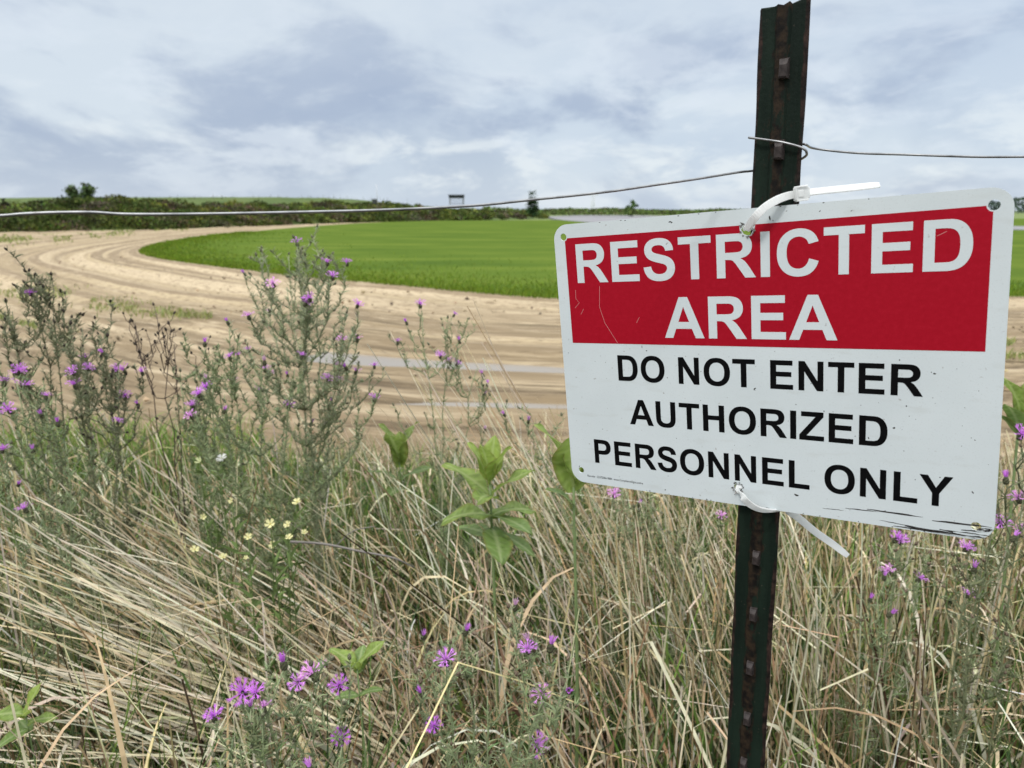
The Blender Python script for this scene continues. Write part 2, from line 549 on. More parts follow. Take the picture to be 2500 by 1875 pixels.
def make_clods():
    mb = MB()
    n = 5200
    i = RNG.integers(0, len(EX), n)
    p = EX[i] + OUT[i] * (RNG.uniform(0.1, 7.5, (n, 1))) + tg[i] * RNG.uniform(-.4, .4, (n, 1))
    dist = np.hypot(p[:, 0], p[:, 1])
    keep = (dist < 26) & (fbm(p[:, 0] * .5, p[:, 1] * 1.6, 3, 33) > RNG.uniform(.30, .60, n))
    p, dist = p[keep], dist[keep]
    oc = np.array([(1, 0, 0), (-1, 0, 0), (0, 1, 0), (0, -1, 0), (0, 0, 1), (0, 0, -1)], float)
    tr = np.array([(0, 2, 4), (2, 1, 4), (1, 3, 4), (3, 0, 4), (2, 0, 5), (1, 2, 5), (3, 1, 5), (0, 3, 5)])
    n = len(p)
    s_ = RNG.uniform(.007, .030, n) * RNG.uniform(.5, 1.2, n)
    V = oc[None] * s_[:, None, None] * RNG.uniform(.55, 1.3, (n, 6, 1)) * np.array([1.2, 1.2, .8])
    V[:, :, 0] += p[:, None, 0]; V[:, :, 1] += p[:, None, 1]; V[:, :, 2] += -.005 + s_[:, None] * .3
    mb.add(V.reshape(-1, 3), None, (np.arange(n)[:, None, None] * 6 + tr[None]).reshape(-1, 3), np.repeat(pick([(.36, .28, .175), (.20, .15, .09), (.12, .09, .055)], [2, 3, 2], n), 6, 0))
    tag(mb.build('dirt_clods', M_STEM, smooth=False), 'small brown clods of dirt scattered over the sandy track', 'clods', kind='stuff')


make_clods()

# infield lawn: a sheet whose rim follows the track edge
def make_infield():
    step = max(1, len(EX) // 400)
    rim = EX[::step]
    c = np.array([30.0, 60.0])
    rows = []
    for t in (0, 0.004, 0.02, 0.08, 0.25, 0.6, 0.999):
        P = rim * (1 - t) + c * t
        wob = 0.10 * (vnoise(rim[:, 0] * 1.3, rim[:, 1] * 1.3, 4) - 0.5) if t == 0 else 0
        z = {0: -0.06, 0.004: 0.035}.get(t, 0.05)
        P = P + OUT[::step] * (np.asarray(wob).reshape(-1, 1) if t == 0 else 0)
        rows.append(np.concatenate([P, np.full((len(P), 1), z)], 1))
    # far side closes along the edge of the paved ground
    V = np.stack(rows); r, n = V.shape[:2]
    i, j = np.meshgrid(np.arange(r - 1), np.arange(n - 1), indexing='ij')
    a = (i * n + j).ravel()
    mb = MB(); mb.add(V.reshape(-1, 3), np.stack([a, a + 1, a + n + 1, a + n], 1))
    # fill between the last rim point and the first on the far side
    far = np.array([[EX[-1][0], EX[-1][1], 0.05], [60, 130, 0.05], [130, 110, 0.05], [EX[0][0], EX[0][1], 0.05], [c[0], c[1], 0.05]])
    mb.add(far, None, [(4, 1, 0), (4, 2, 1), (4, 3, 2)])
    o = mb.build('infield_lawn', M_INF)
    tag(o, 'bright green mown infield lawn enclosed by the dirt track', 'lawn', kind='structure')


make_infield()

# verge under the weeds
grid_sheet('verge_ground', np.linspace(-7, 7, 90), np.linspace(-3, 3.75, 60),
           lambda x, y: 0.02 + 0.05 * (fbm(x * 1.3, y * 1.3, 4, 2) - 0.45) - 0.20 * np.clip((y - 3.0 - 0.35 * vnoise(x * 0.8, y * 0, 9)) / 0.6, 0, 1),
           M_SOIL, 'soil of the overgrown verge, darkened to carry the shade under the weeds', 'verge')

# wet ruts
M_WATER, _nt, _b, _N, _L = new_mat('puddle_water')
_b.inputs['Base Color'].default_value = (0.24, 0.205, 0.16, 1); _b.inputs['Roughness'].default_value = 0.22
_b.inputs['Specular IOR Level'].default_value = 0.8
def rut_puddle(line, half, z, label, seed):
    rs = random.Random(seed)
    n = 46; up, dn = [], []
    L_ = np.array(line, float)
    for i in range(n):
        t = i / (n - 1) * (len(L_) - 1)
        u, v = np.interp(t, range(len(L_)), L_[:, 0]), np.interp(t, range(len(L_)), L_[:, 1])
        h, o = np.interp(t, range(len(L_)), half), 0          # the lie of the rut decides where the water ends
        up.append(on_z(u, v - h + o, z)[:2]); dn.append(on_z(u, v + h + o, z)[:2])
    mb = MB()
    V = [(*p, z) for p in up] + [(*p, z) for p in dn]
    mb.add(V, [(i, i + 1, n + i + 1, n + i) for i in range(n - 1)])
    tag(mb.build('puddle', M_WATER, smooth=False), label, 'puddle', 'long puddles in the wheel ruts', kind='structure')


rut_puddle([(745, 848), (820, 858), (950, 868), (1150, 877), (1380, 889), (1700, 900), (2100, 905)], [40, 40, 40, 40, 40, 40, 40], -0.064, 'wide grey puddle lying in the farther wheel rut', 1)
rut_puddle([(900, 978), (1000, 982), (1150, 980), (1280, 983), (1420, 984)], [22, 24, 26, 26, 26], -0.046, 'thin grey puddle lying in the nearer wheel rut', 2)

# paved ground beyond the infield
def poly_sheet(name, px, z, mat, label, cat, thick=0.3):
    P = [on_z(u, v, z) for u, v in px]
    n = len(P)
    V = np.array([*P, *[p - np.array([0, 0, thick]) for p in P]])
    c = V[:n].mean(0)
    mb = MB()
    mb.add(np.concatenate([V, [c]]), [(i, i + n, (i + 1) % n + n, (i + 1) % n) for i in range(n)], [(i, (i + 1) % n, 2 * n) for i in range(n)])
    return tag(mb.build(name, mat, smooth=False), label, cat, kind='structure')


poly_sheet('paved_road', [(1332, 528.5), (1372, 537), (1440, 543), (1600, 548), (2300, 558), (2620, 562), (2620, 555), (2300, 548), (1750, 530), (1560, 525.5), (1420, 525)], 0.09, M_ASPH,
           'pale grey strip of old paving along the far edge of the infield', 'road')

# bank behind the far side of the track
BANK_PX = [(-500, 590), (-250, 577), (0, 567), (200, 563), (400, 560), (560, 554), (700, 548.5), (850, 544), (1000, 541), (1150, 536.5), (1330, 531)]
BANK = smooth_path(np.array([on_z(u, v)[:2] for u, v in BANK_PX]), 12)
BT = np.gradient(BANK, axis=0); BT /= np.linalg.norm(BT, axis=1)[:, None]
BN = np.stack([-BT[:, 1], BT[:, 0]], 1)             # away from the track
BU = np.linspace(0, 1, len(BANK))


def bank_h(u):
    return np.interp(u, [0, .2, .45, .60, .72, .85, 1.0], [1.38, 1.42, 2.05, 2.6, 2.95, 2.9, 1.0])


def make_bank():
    prof = [(-0.6, -0.3), (0, 0.0), (1.5, 0.45), (3.5, 0.9), (5, 1.0), (14, 1.03), (22, 0.9), (34, -0.3)]
    rows = []
    for i in range(len(BANK)):
        h = bank_h(BU[i])
        sc = 1 + 2.0 * BU[i]
        for k, (d, z) in enumerate(prof):
            p = BANK[i] + BN[i] * d * (sc if k > 1 else 1)
            rows.append((p[0], p[1], (z * h + (0.15 * (vnoise(p[0:1] * .4, p[1:2] * .4, 3)[0] - .5) if 1 < k < 7 else 0)) * (np.interp(BU[i], [0, .36, .50], [.45, .5, 1]) if k >= 5 else np.interp(BU[i], [0, .36, .50], [.85, .88, 1])) if z > 0 else z))
    k = len(prof)
    i, j = np.meshgrid(np.arange(len(BANK) - 1), np.arange(k - 1), indexing='ij')
    a = (i * k + j).ravel()
    mb = MB(); mb.add(rows, np.stack([a, a + k, a + k + 1, a + 1], 1))
    tag(mb.build('embankment', M_BANK), 'long low grassy embankment beyond the far side of the track', 'embankment', kind='structure')


make_bank()


def leaf_cloud(mb, P, size, col, flat=0.0):
    n = len(P)
    u = RNG.normal(size=(n, 3)); u /= np.linalg.norm(u, axis=1)[:, None]
    w = RNG.normal(size=(n, 3)); w[:, 2] *= 1 - flat
    v = np.cross(u, w); v /= np.linalg.norm(v, axis=1)[:, None] + 1e-9
    s = np.asarray(size).reshape(-1, 1) if np.ndim(size) else np.full((n, 1), size)
    a, b_ = u * s, v * s * RNG.uniform(0.35, 0.7, (n, 1))
    V = np.stack([P - a, P - b_, P + a, P + b_], 1).reshape(-1, 3)
    Q = np.arange(4 * n).reshape(n, 4)
    mb.add(V, Q, None, np.repeat(col, 4, 0))


def make_brush():
    mb = MB()
    nb = 1150
    for _ in range(nb):
        i = int(RNG.integers(0, len(BANK)))
        u = BU[i]
        p = BANK[i] + BT[i] * RNG.uniform(-2, 2)
        dist = np.hypot(*p)
        d = (RNG.uniform() ** 1.1) * np.interp(u, [0, .45, .55, 1], [7.5, 6.5, 4.2, 4.5]) * (1 + .7 * u)
        p = p + BN[i] * d
        h = bank_h(u)
        zg = h * np.interp(d / (1 + 2 * u), [0, 1.5, 3.5, 5], [0, .45, .9, 1.0])
        rr = RNG.uniform(0.45, 1.0) * (1 + 0.5 * u) * np.interp(d, [0, 5], [1.0, 0.85])
        m = int(np.clip(130 * rr * rr * 60 / dist * 1.6, 40, 200))
        q = RNG.normal(size=(m, 3)); q /= np.linalg.norm(q, axis=1)[:, None]
        q *= (RNG.uniform(0.25, 1, (m, 1)) ** 0.45) * np.array([1.25, 1.25, 0.62]) * rr
        q[:, 2] = np.abs(q[:, 2]) * 1.15
        pal = [(0.065, 0.085, 0.022), (0.085, 0.115, 0.025), (0.080, 0.070, 0.036), (0.11, 0.09, 0.062), (0.15, 0.18, 0.035)]
        wts = [4, 3.5, 1.5, .7, 0.8 + 1.4 * (u > 0.45)]
        base = pick(pal, wts, 1, 0.25)[0]
        col = jit(base, m, 0.3, 0.1)
        leaf_cloud(mb, np.array([p[0], p[1], zg - 0.12]) + q, RNG.uniform(0.06, 0.14, m) * dist / 55, col)
    # thin sprigs that stand out against the sky
    n = 300
    i = RNG.integers(0, len(BANK), n)
    d = RNG.uniform(2.5, 6, n) * (1 + 1.5 * BU[i])
    p = BANK[i] + BN[i] * d[:, None] + BT[i] * RNG.uniform(-1, 1, (n, 1))
    b3 = np.concatenate([p, (bank_h(BU[i]) * 0.95)[:, None]], 1)
    ribbons(mb, b3, RNG.uniform(0, 6.28, n), RNG.uniform(0, .25, n), RNG.uniform(0, .3, n), RNG.uniform(.12, .42, n) * (1 + .4 * BU[i]), np.full(n, .035), pick([(.07, .09, .03), (.09, .075, .05)], [1, 1], n), 3, 0.8)
    tag(mb.build('bank_brush', M_BRUSH, smooth=False), 'dark olive and brown brush growing thickly over the bank', 'brush', kind='stuff')


make_brush()


# ------------------------------------------------------------------ far things
def foliage_tree(name, u, v_top, v_base, d, lobes, n, pal, label, cat, group=None, trunk_w=0.09, lsize=0.14):
    """lobes: (dx, dz, rx, rz) in units of the tree's height; u, v are where it stands"""
    top, base = at(u, v_top, d), at(u, v_base, d)
    h = top[2] - base[2]
    t = empty(name, base, label, cat, group)
    mb = MB()
    tube(mb, [(0, 0, -0.3), (0.02, 0, h * 0.3), (-0.03, 0.02, h * 0.6)], [trunk_w, trunk_w * .7, trunk_w * .3], 7, (0.09, 0.07, 0.05))
    for (dx, dz, rx, rz) in lobes:
        tube(mb, [(0, 0, h * 0.12), (dx * h * .5, 0, dz * h * .6), (dx * h, 0, dz * h)], [trunk_w * .5, trunk_w * .35, .012], 5, (0.09, 0.07, 0.05))
    mb.build('trunk', M_STEM, t)
    mb = MB()
    tot = sum(a[2] * a[3] for a in lobes)
    for (dx, dz, rx, rz) in lobes:
        m = int(n * rx * rz / tot)
        cl = max(4, m // 24)
        cc = RNG.normal(size=(cl, 3)); cc /= np.linalg.norm(cc, axis=1)[:, None]
        cc *= RNG.uniform(0.2, 1, (cl, 1)) ** 0.5
        cc = cc * np.array([rx, rx, rz]) * h + np.array([dx, 0, dz]) * h
        k = RNG.integers(0, cl, m)
        P = cc[k] + RNG.normal(0, 0.055 * h, (m, 3)) * np.array([1.2, 1.2, .8])
        base_c = pick(pal, [1] * len(pal), cl, .28)[k]
        leaf_cloud(mb, P, RNG.uniform(.6, 1.2, m) * lsize, np.clip(base_c * (1 + RNG.normal(0, .2, (m, 1))), .004, .9))
    mb.build('crown', M_BRUSH, t, smooth=False)
    return t


GR = [(0.05, 0.085, 0.028), (0.075, 0.12, 0.04), (0.10, 0.15, 0.05)]
foliage_tree('small_tree', 203, 450, 503, 55, [(-.44, .68, .23, .28), (.36, .76, .25, .32), (-.05, .36, .50, .22)], 2200, [(.08, .12, .045), (.11, .16, .06), (.06, .09, .035)],
             'small round tree with a forked crown on top of the left bank', 'tree', lsize=.11)
foliage_tree('conifer', 1299, 470, 528, 135, [(0, .25, .24, .25), (0, .5, .19, .25), (0, .75, .11, .22), (0, .93, .05, .12)], 1700,
             [(0.03, 0.06, 0.022), (0.045, 0.085, 0.03)], 'narrow dark conifer standing above the bank left of the sign', 'tree', lsize=.19)
foliage_tree('sapling', 101, 488, 510, 52, [(0, .5, .3, .5), (.1, .8, .15, .25)], 260, [(0.11, 0.15, 0.07)],
             'tiny pale sapling on the bank left of the forked tree', 'tree', trunk_w=.04, lsize=.09)
foliage_tree('shrub', 1541, 488, 526, 160, [(0, .45, .36, .45), (-.2, .35, .3, .3), (.2, .75, .16, .3)], 700, [(0.06, 0.11, 0.03), (0.09, 0.15, 0.04)],
             'round green shrub rising above the far weeds beside the sign', 'shrub', lsize=.25)
foliage_tree('shrub', 5, 483, 512, 50, [(-.1, .5, .5, .4), (.3, .3, .4, .3)], 500, [(0.04, 0.05, 0.025), (0.06, 0.06, 0.03)],
             'dark shrub on the bank at the left edge of the photo', 'shrub', lsize=.1)


def far_weeds():
    mb = MB()
    n = 9000
    u = RNG.uniform(1180, 2000, n); d = RNG.uniform(150, 200, n)
    v = 523 - RNG.uniform(0, 1, n) ** 1.4 * (6 + 15 * fbm(u * .012, u * 0, 4, 9) * np.interp(u, [1180, 1350, 1600, 2000], [1.3, 1.1, .7, .4]))
    P = np.stack([at(a, b_, c) for a, b_, c in zip(u, v, d)])
    leaf_cloud(mb, P, RNG.uniform(.25, .5, n), pick([(.08, .12, .03), (.11, .16, .04), (.10, .10, .045), (.06, .09, .025)], [2, 2, 1, 1], n, .3))
    tag(mb.build('far_weeds', M_BRUSH, smooth=False), 'rough green weeds growing far off beyond the paved strip', 'weeds', kind='stuff')
    mb = MB()
    n = 16000
    u = np.concatenate([RNG.uniform(1500, 1900, n // 3), RNG.uniform(2200, 3600, n - n // 3)]); d = RNG.uniform(420, 520, n)
    top = 10 + 22 * fbm(u * .02, u * 0, 4, 19)
    top = np.where(u < 2000, top * .30, top * 1.65)
    v = 520 - RNG.uniform(0, 1, n) * top
    P = np.stack([at(a, b_, c) for a, b_, c in zip(u, v, d)])
    leaf_cloud(mb, P, RNG.uniform(.6, 1.3, n), pick([(.045, .07, .05), (.06, .09, .065), (.035, .055, .045)], [1, 1, 1], n, .3))
    tag(mb.build('far_woods', M_BRUSH, smooth=False), 'dark line of distant woods along the horizon at the right', 'woods', kind='stuff')


far_weeds()


def box(mb, c, s, col=(1, 1, 1), mat=0, rot=None):
    c, s = np.asarray(c, float), np.asarray(s, float) / 2
    V = np.array([(x, y, z) for x in (-1, 1) for y in (-1, 1) for z in (-1, 1)]) * s
    if rot is not None: V = V @ np.asarray(rot).T
    mb.add(V + c, [(0, 1, 3, 2), (4, 6, 7, 5), (0, 4, 5, 1), (2, 3, 7, 6), (0, 2, 6, 4), (1, 5, 7, 3)], None, col, mat)


M_GREY = mat_plain('weathered_metal', (0.30, 0.31, 0.33), 0.6, 0.2)
M_DKGREY = mat_plain('dark_roof', (0.05, 0.055, 0.06), 0.7)
M_PALE = mat_plain('pale_pole', (0.62, 0.64, 0.66), 0.5)
M_OLIVE = mat_plain('olive_box', (0.05, 0.06, 0.03), 0.7)


def far_structures():
    d = 105
    b = at(1115, 500, d)
    t = empty('covered_stand', b, 'small open stand with a flat dark roof on top of the bank', 'stand')
    w, dp = 1.95, 1.6
    mb = MB(); box(mb, (0, 0, 1.16), (w + .2, dp + .3, .34)); box(mb, (0, -.1, 1.37), (w + .35, dp + .5, .08)); mb.build('roof', M_DKGREY, t, smooth=False)
    for sx in (-1, 1):
        for sy in (-1, 1):
            mb = MB(); box(mb, (sx * w / 2, sy * dp / 2, .56), (.1, .1, 1.16)); mb.build('post', M_GREY, t, smooth=False)
    mb = MB()
    for x in np.linspace(-w / 2, w / 2, 9)[1:-1]: box(mb, (x, dp / 2, .5), (.035, .035, 1.0))
    for z in (.15, .95): box(mb, (0, dp / 2 - .03, z), (w, .05, .05))
    mb.build('railing', M_GREY, t, smooth=False)
    b = at(915, 497, 90)
    t = empty('equipment_box', b, 'squat dark box on the bank at the foot of a thin pale mast', 'box')
    mb = MB(); box(mb, (0, 0, .22), (.55, .5, .5)); box(mb, (0, 0, .5), (.65, .6, .07)); mb.build('case', M_OLIVE, t, smooth=False)
    mb = MB(); box(mb, (0, -.265, .2), (.36, .03, .34)); mb.build('door', M_DKGREY, t, smooth=False)
    b = at(921, 497, 91)
    t = empty('mast', b, 'thin pale mast rising above the bank behind a dark box', 'mast')
    mb = MB(); tube(mb, [(0, 0, -.3), (0, 0, 1.2), (0, 0, 2.35)], [.05, .04, .025], 6); mb.build('pole', M_PALE, t)
    mb = MB(); tube(mb, [(-.18, 0, 2.1), (.18, 0, 2.1)], .015, 5); tube(mb, [(-.12, 0, 2.25), (.12, 0, 2.25)], .015, 5); mb.build('crossbar', M_PALE, t)
    d = 320
    b = at(1447, 522, d)
    t = empty('light_mast', b, 'faint grey lattice mast far off right of the dark conifer', 'mast')
    mb = MB()
    for sx, sy in ((-1, -1), (1, -1), (1, 1), (-1, 1)): tube(mb, [(sx * .8, sy * .8, -1), (sx * .45, sy * .45, 8.8)], .12, 5)
    for k in range(6):
        z0, z1 = k * 1.45, (k + 1) * 1.45
        s0, s1 = .8 - .04 * k, .76 - .04 * k
        tube(mb, [(-s0, -s0, z0), (s1, -s1, z1)], .07, 4); tube(mb, [(s0, s0, z0), (-s1, s1, z1)], .07, 4)
    mb.build('lattice', M_PALE, t)
    mb = MB(); box(mb, (0, 0, 8.2), (4.2, .5, .5)); mb.build('lamp_bar', M_PALE, t, smooth=False)


far_structures()

# ------------------------------------------------------------------ sign (pose solved from its four corners)
SA = np.array([0.82176276, -0.56369945, 0.08336006])
SA /= np.linalg.norm(SA)
SB = np.array([-0.09109868, 0.01493805, 0.9943709]); SB -= SA * (SB @ SA); SB /= np.linalg.norm(SB)
SN = np.cross(SA, SB)                                # towards the camera
ST = np.array([0.19609155, 0.58616591, -0.12490601]) + CAM


def sg(x, y, z=0.0):
    """millimetres on the sign's face -> world"""
    return ST + (SA * x + SB * y + SN * z) * 0.001


def Qb(p0, p1, p2, n=7):
    t = np.linspace(0, 1, n)[1:, None]
    p0, p1, p2 = map(np.asarray, (p0, p1, p2))
    return ((1 - t) ** 2 * p0 + 2 * t * (1 - t) * p1 + t * t * p2).tolist()


def path(s):
    """'x,y' starts / lines, 'cx,cy>x,y' quadratic curves"""
    pts = []
    for tk in s.split():
        if '>' in tk:
            c, e = [tuple(map(float, q.split(','))) for q in tk.split('>')]
            pts += Qb(pts[-1], c, e)
        else:
            pts.append(list(map(float, tk.split(','))))
    return pts[:-1] if len(pts) > 2 and np.allclose(pts[0], pts[-1]) else pts


GLYPH = {
    'I': (569, ['147,0 147,1466 443,1466 443,0']),
    'E': (1366, ['149,0 149,1466 1236,1466 1236,1218 445,1218 445,893 1181,893 1181,646 445,646 445,247 1264,247 1264,0']),
    'T': (1251, ['479,0 479,1218 44,1218 44,1466 1209,1466 1209,1218 775,1218 775,0']),
    'L': (1251, ['157,0 157,1466 453,1466 453,247 1189,247 1189,0']),
    'H': (1479, ['150,0 150,1466 446,1466 446,889 1026,889 1026,1466 1322,1466 1322,0 1026,0 1026,641 446,641 446,0']),
    'N': (1479, ['152,0 152,1466 440,1466 1040,487 1040,1466 1315,1466 1315,0 1018,0 427,956 427,0']),
    'Z': (1251, ['20,0 20,267 781,1218 106,1218 106,1466 1162,1466 1162,1236 367,248 1192,248 1192,0']),
    'A': (1479, ['1471,0 1149,0 1021,333 435,333 314,0 0,0 571,1466 884,1466', '926,580 724,1124 526,580']),
    'Y': (1366, ['534,0 534,617 -3,1466 344,1466 689,886 1027,1466 1368,1466 829,615 829,0']),
    'D': (1479, ['148,0 148,1466 689,1466 872,1466>968,1438 1097,1400>1189,1303 1281,1206>1329,1065 1377,925>1377,719 1377,538>1332,407 1277,247>1175,148 1098,73>967,31 869,0>705,0',
                 '444,1218 444,247 665,247 789,247>844,261 916,279>963,322 1011,365>1041,463 1071,562>1071,732 1071,902>1041,993 1011,1084>957,1135 903,1186>820,1204 758,1218>577,1218']),
    'O': (1593, ['89,724 89,948>156,1100 206,1212>292,1301 379,1390>482,1433 619,1491>798,1491 1122,1491>1316,1290 1511,1089>1511,731 1511,376>1318,175 1125,-25>802,-25 475,-25>282,174 89,374>89,724',
                 '394,734 394,485>509,356 624,228>801,228 978,228>1091,355 1205,483>1205,738 1205,990>1094,1114 984,1238>801,1238 618,1238>506,1112 394,987>394,734']),
    'C': (1479, ['1087,539 1374,448 1308,208>1154,91 1001,-25>765,-25 473,-25>285,174 97,374>97,720 97,1086>286,1288 475,1491>783,1491 1052,1491>1220,1332 1320,1238>1370,1062 1077,992 1051,1106>968,1172 886,1238>768,1238 605,1238>503,1121 402,1004>402,742 402,464>502,346 602,228>762,228 880,228>965,303 1050,378>1087,539']),
    'S': (1366, ['74,477 362,505 388,360>467,292 547,224>682,224 825,224>897,284 970,345>970,426 970,478>939,514 909,551>833,578 781,596>596,642 358,701>262,787 127,908>127,1082 127,1194>190,1291 254,1389>373,1440 493,1491>662,1491 938,1491>1077,1370 1217,1249>1224,1047 928,1034 909,1147>846,1196 784,1246>659,1246 530,1246>457,1193 410,1159>410,1102 410,1050>454,1013 510,966>726,915 942,864>1045,809 1149,755>1207,660 1266,566>1266,427 1266,301>1196,191 1126,81>998,27 870,-26>679,-26 401,-26>252,102 103,231>74,477']),
    'R': (1479, ['150,0 150,1466 773,1466 1008,1466>1114,1426 1221,1387>1285,1286 1349,1185>1349,1055 1349,890>1252,782 1155,675>962,647 1058,591>1120,524 1183,457>1289,286 1468,0 1114,0 900,319 786,490>744,534 702,579>655,595 608,612>506,612 446,612 446,0',
                 '446,846 665,846 878,846>931,864 984,882>1014,926 1044,970>1044,1036 1044,1110>1004,1155 965,1201>893,1213 857,1218>677,1218 446,1218']),
    'P': (1366, ['149,0 149,1466 624,1466 894,1466>976,1444 1102,1411>1187,1300 1272,1190>1272,1015 1272,880>1223,788 1174,696>1098,643 1023,591>945,574 839,553>638,553 445,553 445,0',
                 '445,1218 445,802 607,802 782,802>841,825 900,848>933,897 967,946>967,1011 967,1091>920,1143 873,1195>801,1208 748,1218>588,1218']),
    'U': (1479, ['147,1466 443,1466 443,672 443,483>454,427 473,337>544,282 616,228>740,228 866,228>930,279 994,331>1007,406 1020,481>1020,655 1020,1466 1316,1466 1316,696 1316,432>1292,323 1268,214>1203,139 1139,64>1031,19 923,-25>749,-25 539,-25>430,23 322,72>259,149 196,227>176,312 147,438>147,684']),
    ' ': (569, []),
}


def curve_mesh(name, polys, ext, z0):
    """flat outlines with holes (millimetres) -> thin solid mesh in metres, front face at z0 + 2 ext"""
    cu = bpy.data.curves.new(name, 'CURVE'); cu.dimensions = '2D'; cu.fill_mode = 'BOTH'; cu.extrude = ext
    for p in polys:
        s = cu.splines.new('POLY'); s.points.add(len(p) - 1)
        for q, (x, y) in zip(s.points, p): q.co = (x, y, 0, 1)
        s.use_cyclic_u = True
    o = bpy.data.objects.new(name, cu); COL.objects.link(o)
    dg = bpy.context.evaluated_depsgraph_get()
    me = bpy.data.meshes.new_from_object(o.evaluated_get(dg))
    bpy.data.objects.remove(o); bpy.data.curves.remove(cu)
    me.transform(Matrix.Translation((0, 0, (z0 + ext) * .001)) @ Matrix.Diagonal((.001, .001, .001, 1)))
    me.materials.clear()
    me.name = name
    return me


def circle(x, y, r, n=16, ry=None, a0=0):
    return [(x + r * math.cos(a0 + 2 * math.pi * i / n), y + (ry or r) * math.sin(a0 + 2 * math.pi * i / n)) for i in range(n)]


def text_polys(txt, x0, x1, y, cap):
    k = cap / 1466.0
    pen, raw = 0, []
    for ch in txt:
        adv, outl = GLYPH[ch]
        for o in outl: raw.append([(pen + a, b_) for a, b_ in path(o)])
        pen += adv
    lo = min(a for p in raw for a, _ in p); hi = max(a for p in raw for a, _ in p)
    kx = (x1 - x0) / (hi - lo)
    return [[(x0 + (a - lo) * kx, y + b_ * k) for a, b_ in p] for p in raw]


def build_sign_paint(nt, b, N, L):
    tc = N('ShaderNodeTexCoord')

    def nz(scale, det, stretch=(1, 1, 1)):
        mp = N('ShaderNodeMapping'); mp.inputs['Scale'].default_value = stretch; L(tc.outputs['Object'], mp.inputs[0])
        n = N('ShaderNodeTexNoise'); n.inputs['Scale'].default_value = scale; n.inputs['Detail'].default_value = det
        L(mp.outputs[0], n.inputs['Vector']); return n.outputs[0]

    def rmp(v, a, c):
        m = N('ShaderNodeMapRange'); m.inputs['From Min'].default_value = a; m.inputs['From Max'].default_value = c
        L(v, m.inputs['Value']); return m.outputs[0]

    def mix(f, a, c):
        m = N('ShaderNodeMix'); m.data_type = 'RGBA'; L(f, m.inputs[0])
        for i, v in ((6, a), (7, c)):
            if isinstance(v, tuple): m.inputs[i].default_value = (*v, 1)
            else: L(v, m.inputs[i])
        return m.outputs[2]
    c = mix(rmp(nz(14, 4), .35, .7), (0.60, 0.65, 0.665), (0.56, 0.61, 0.625))
    c = mix(rmp(nz(900, 2), .60, .74), c, (0.52, 0.56, 0.57))
    c = mix(rmp(nz(190, 3), .70, .76), c, (0.36, 0.36, 0.35))
    sm = N('ShaderNodeMath'); sm.operation = 'MULTIPLY'; sm.inputs[1].default_value = .5
    L(rmp(nz(30, 5, (1, 4, 1)), .58, .75), sm.inputs[0])
    c = mix(sm.outputs[0], c, (0.50, 0.53, 0.52))
    L(c, b.inputs['Base Color'])
    b.inputs['Roughness'].default_value = 0.5; b.inputs['Specular IOR Level'].default_value = .25
    bp = N('ShaderNodeBump'); bp.inputs['Strength'].default_value = .12; bp.inputs['Distance'].default_value = .0004
    L(nz(700, 3), bp.inputs['Height']); L(bp.outputs[0], b.inputs['Normal'])


M_SIGN = colattr_noise('sign_white', build_sign_paint)
M_RED = noise_mat('sign_red', [(0.25, (0.31, 0.003, 0.013)), (0.55, (0.34, 0.004, 0.016)), (0.85, (0.37, 0.008, 0.022))], 260, 4, 0.5)
M_RED.node_tree.nodes['Principled BSDF'].inputs['Specular IOR Level'].default_value = .12
M_BLACK = noise_mat('sign_black', [(0.3, (0.0025, 0.0025, 0.003)), (0.72, (0.005, 0.005, 0.0055)), (0.80, (0.04, 0.04, 0.045))], 120, 5, 0.5)
M_BLACK.node_tree.nodes['Principled BSDF'].inputs['Specular IOR Level'].default_value = .06
M_DIRT = noise_mat('sign_dirt', [(0.35, (0.012, 0.011, 0.011)), (0.7, (0.05, 0.045, 0.04))], 300, 3, 0.8)
M_SCRATCH = mat_plain('sign_scratch', (0.55, 0.25, 0.24), .6)
M_RUSTHOLE = noise_mat('torn_metal', [(0.3, (0.02, 0.018, 0.016)), (0.6, (0.20, 0.19, 0.18)), (0.75, (0.5, 0.5, 0.5))], 500, 3, .5)


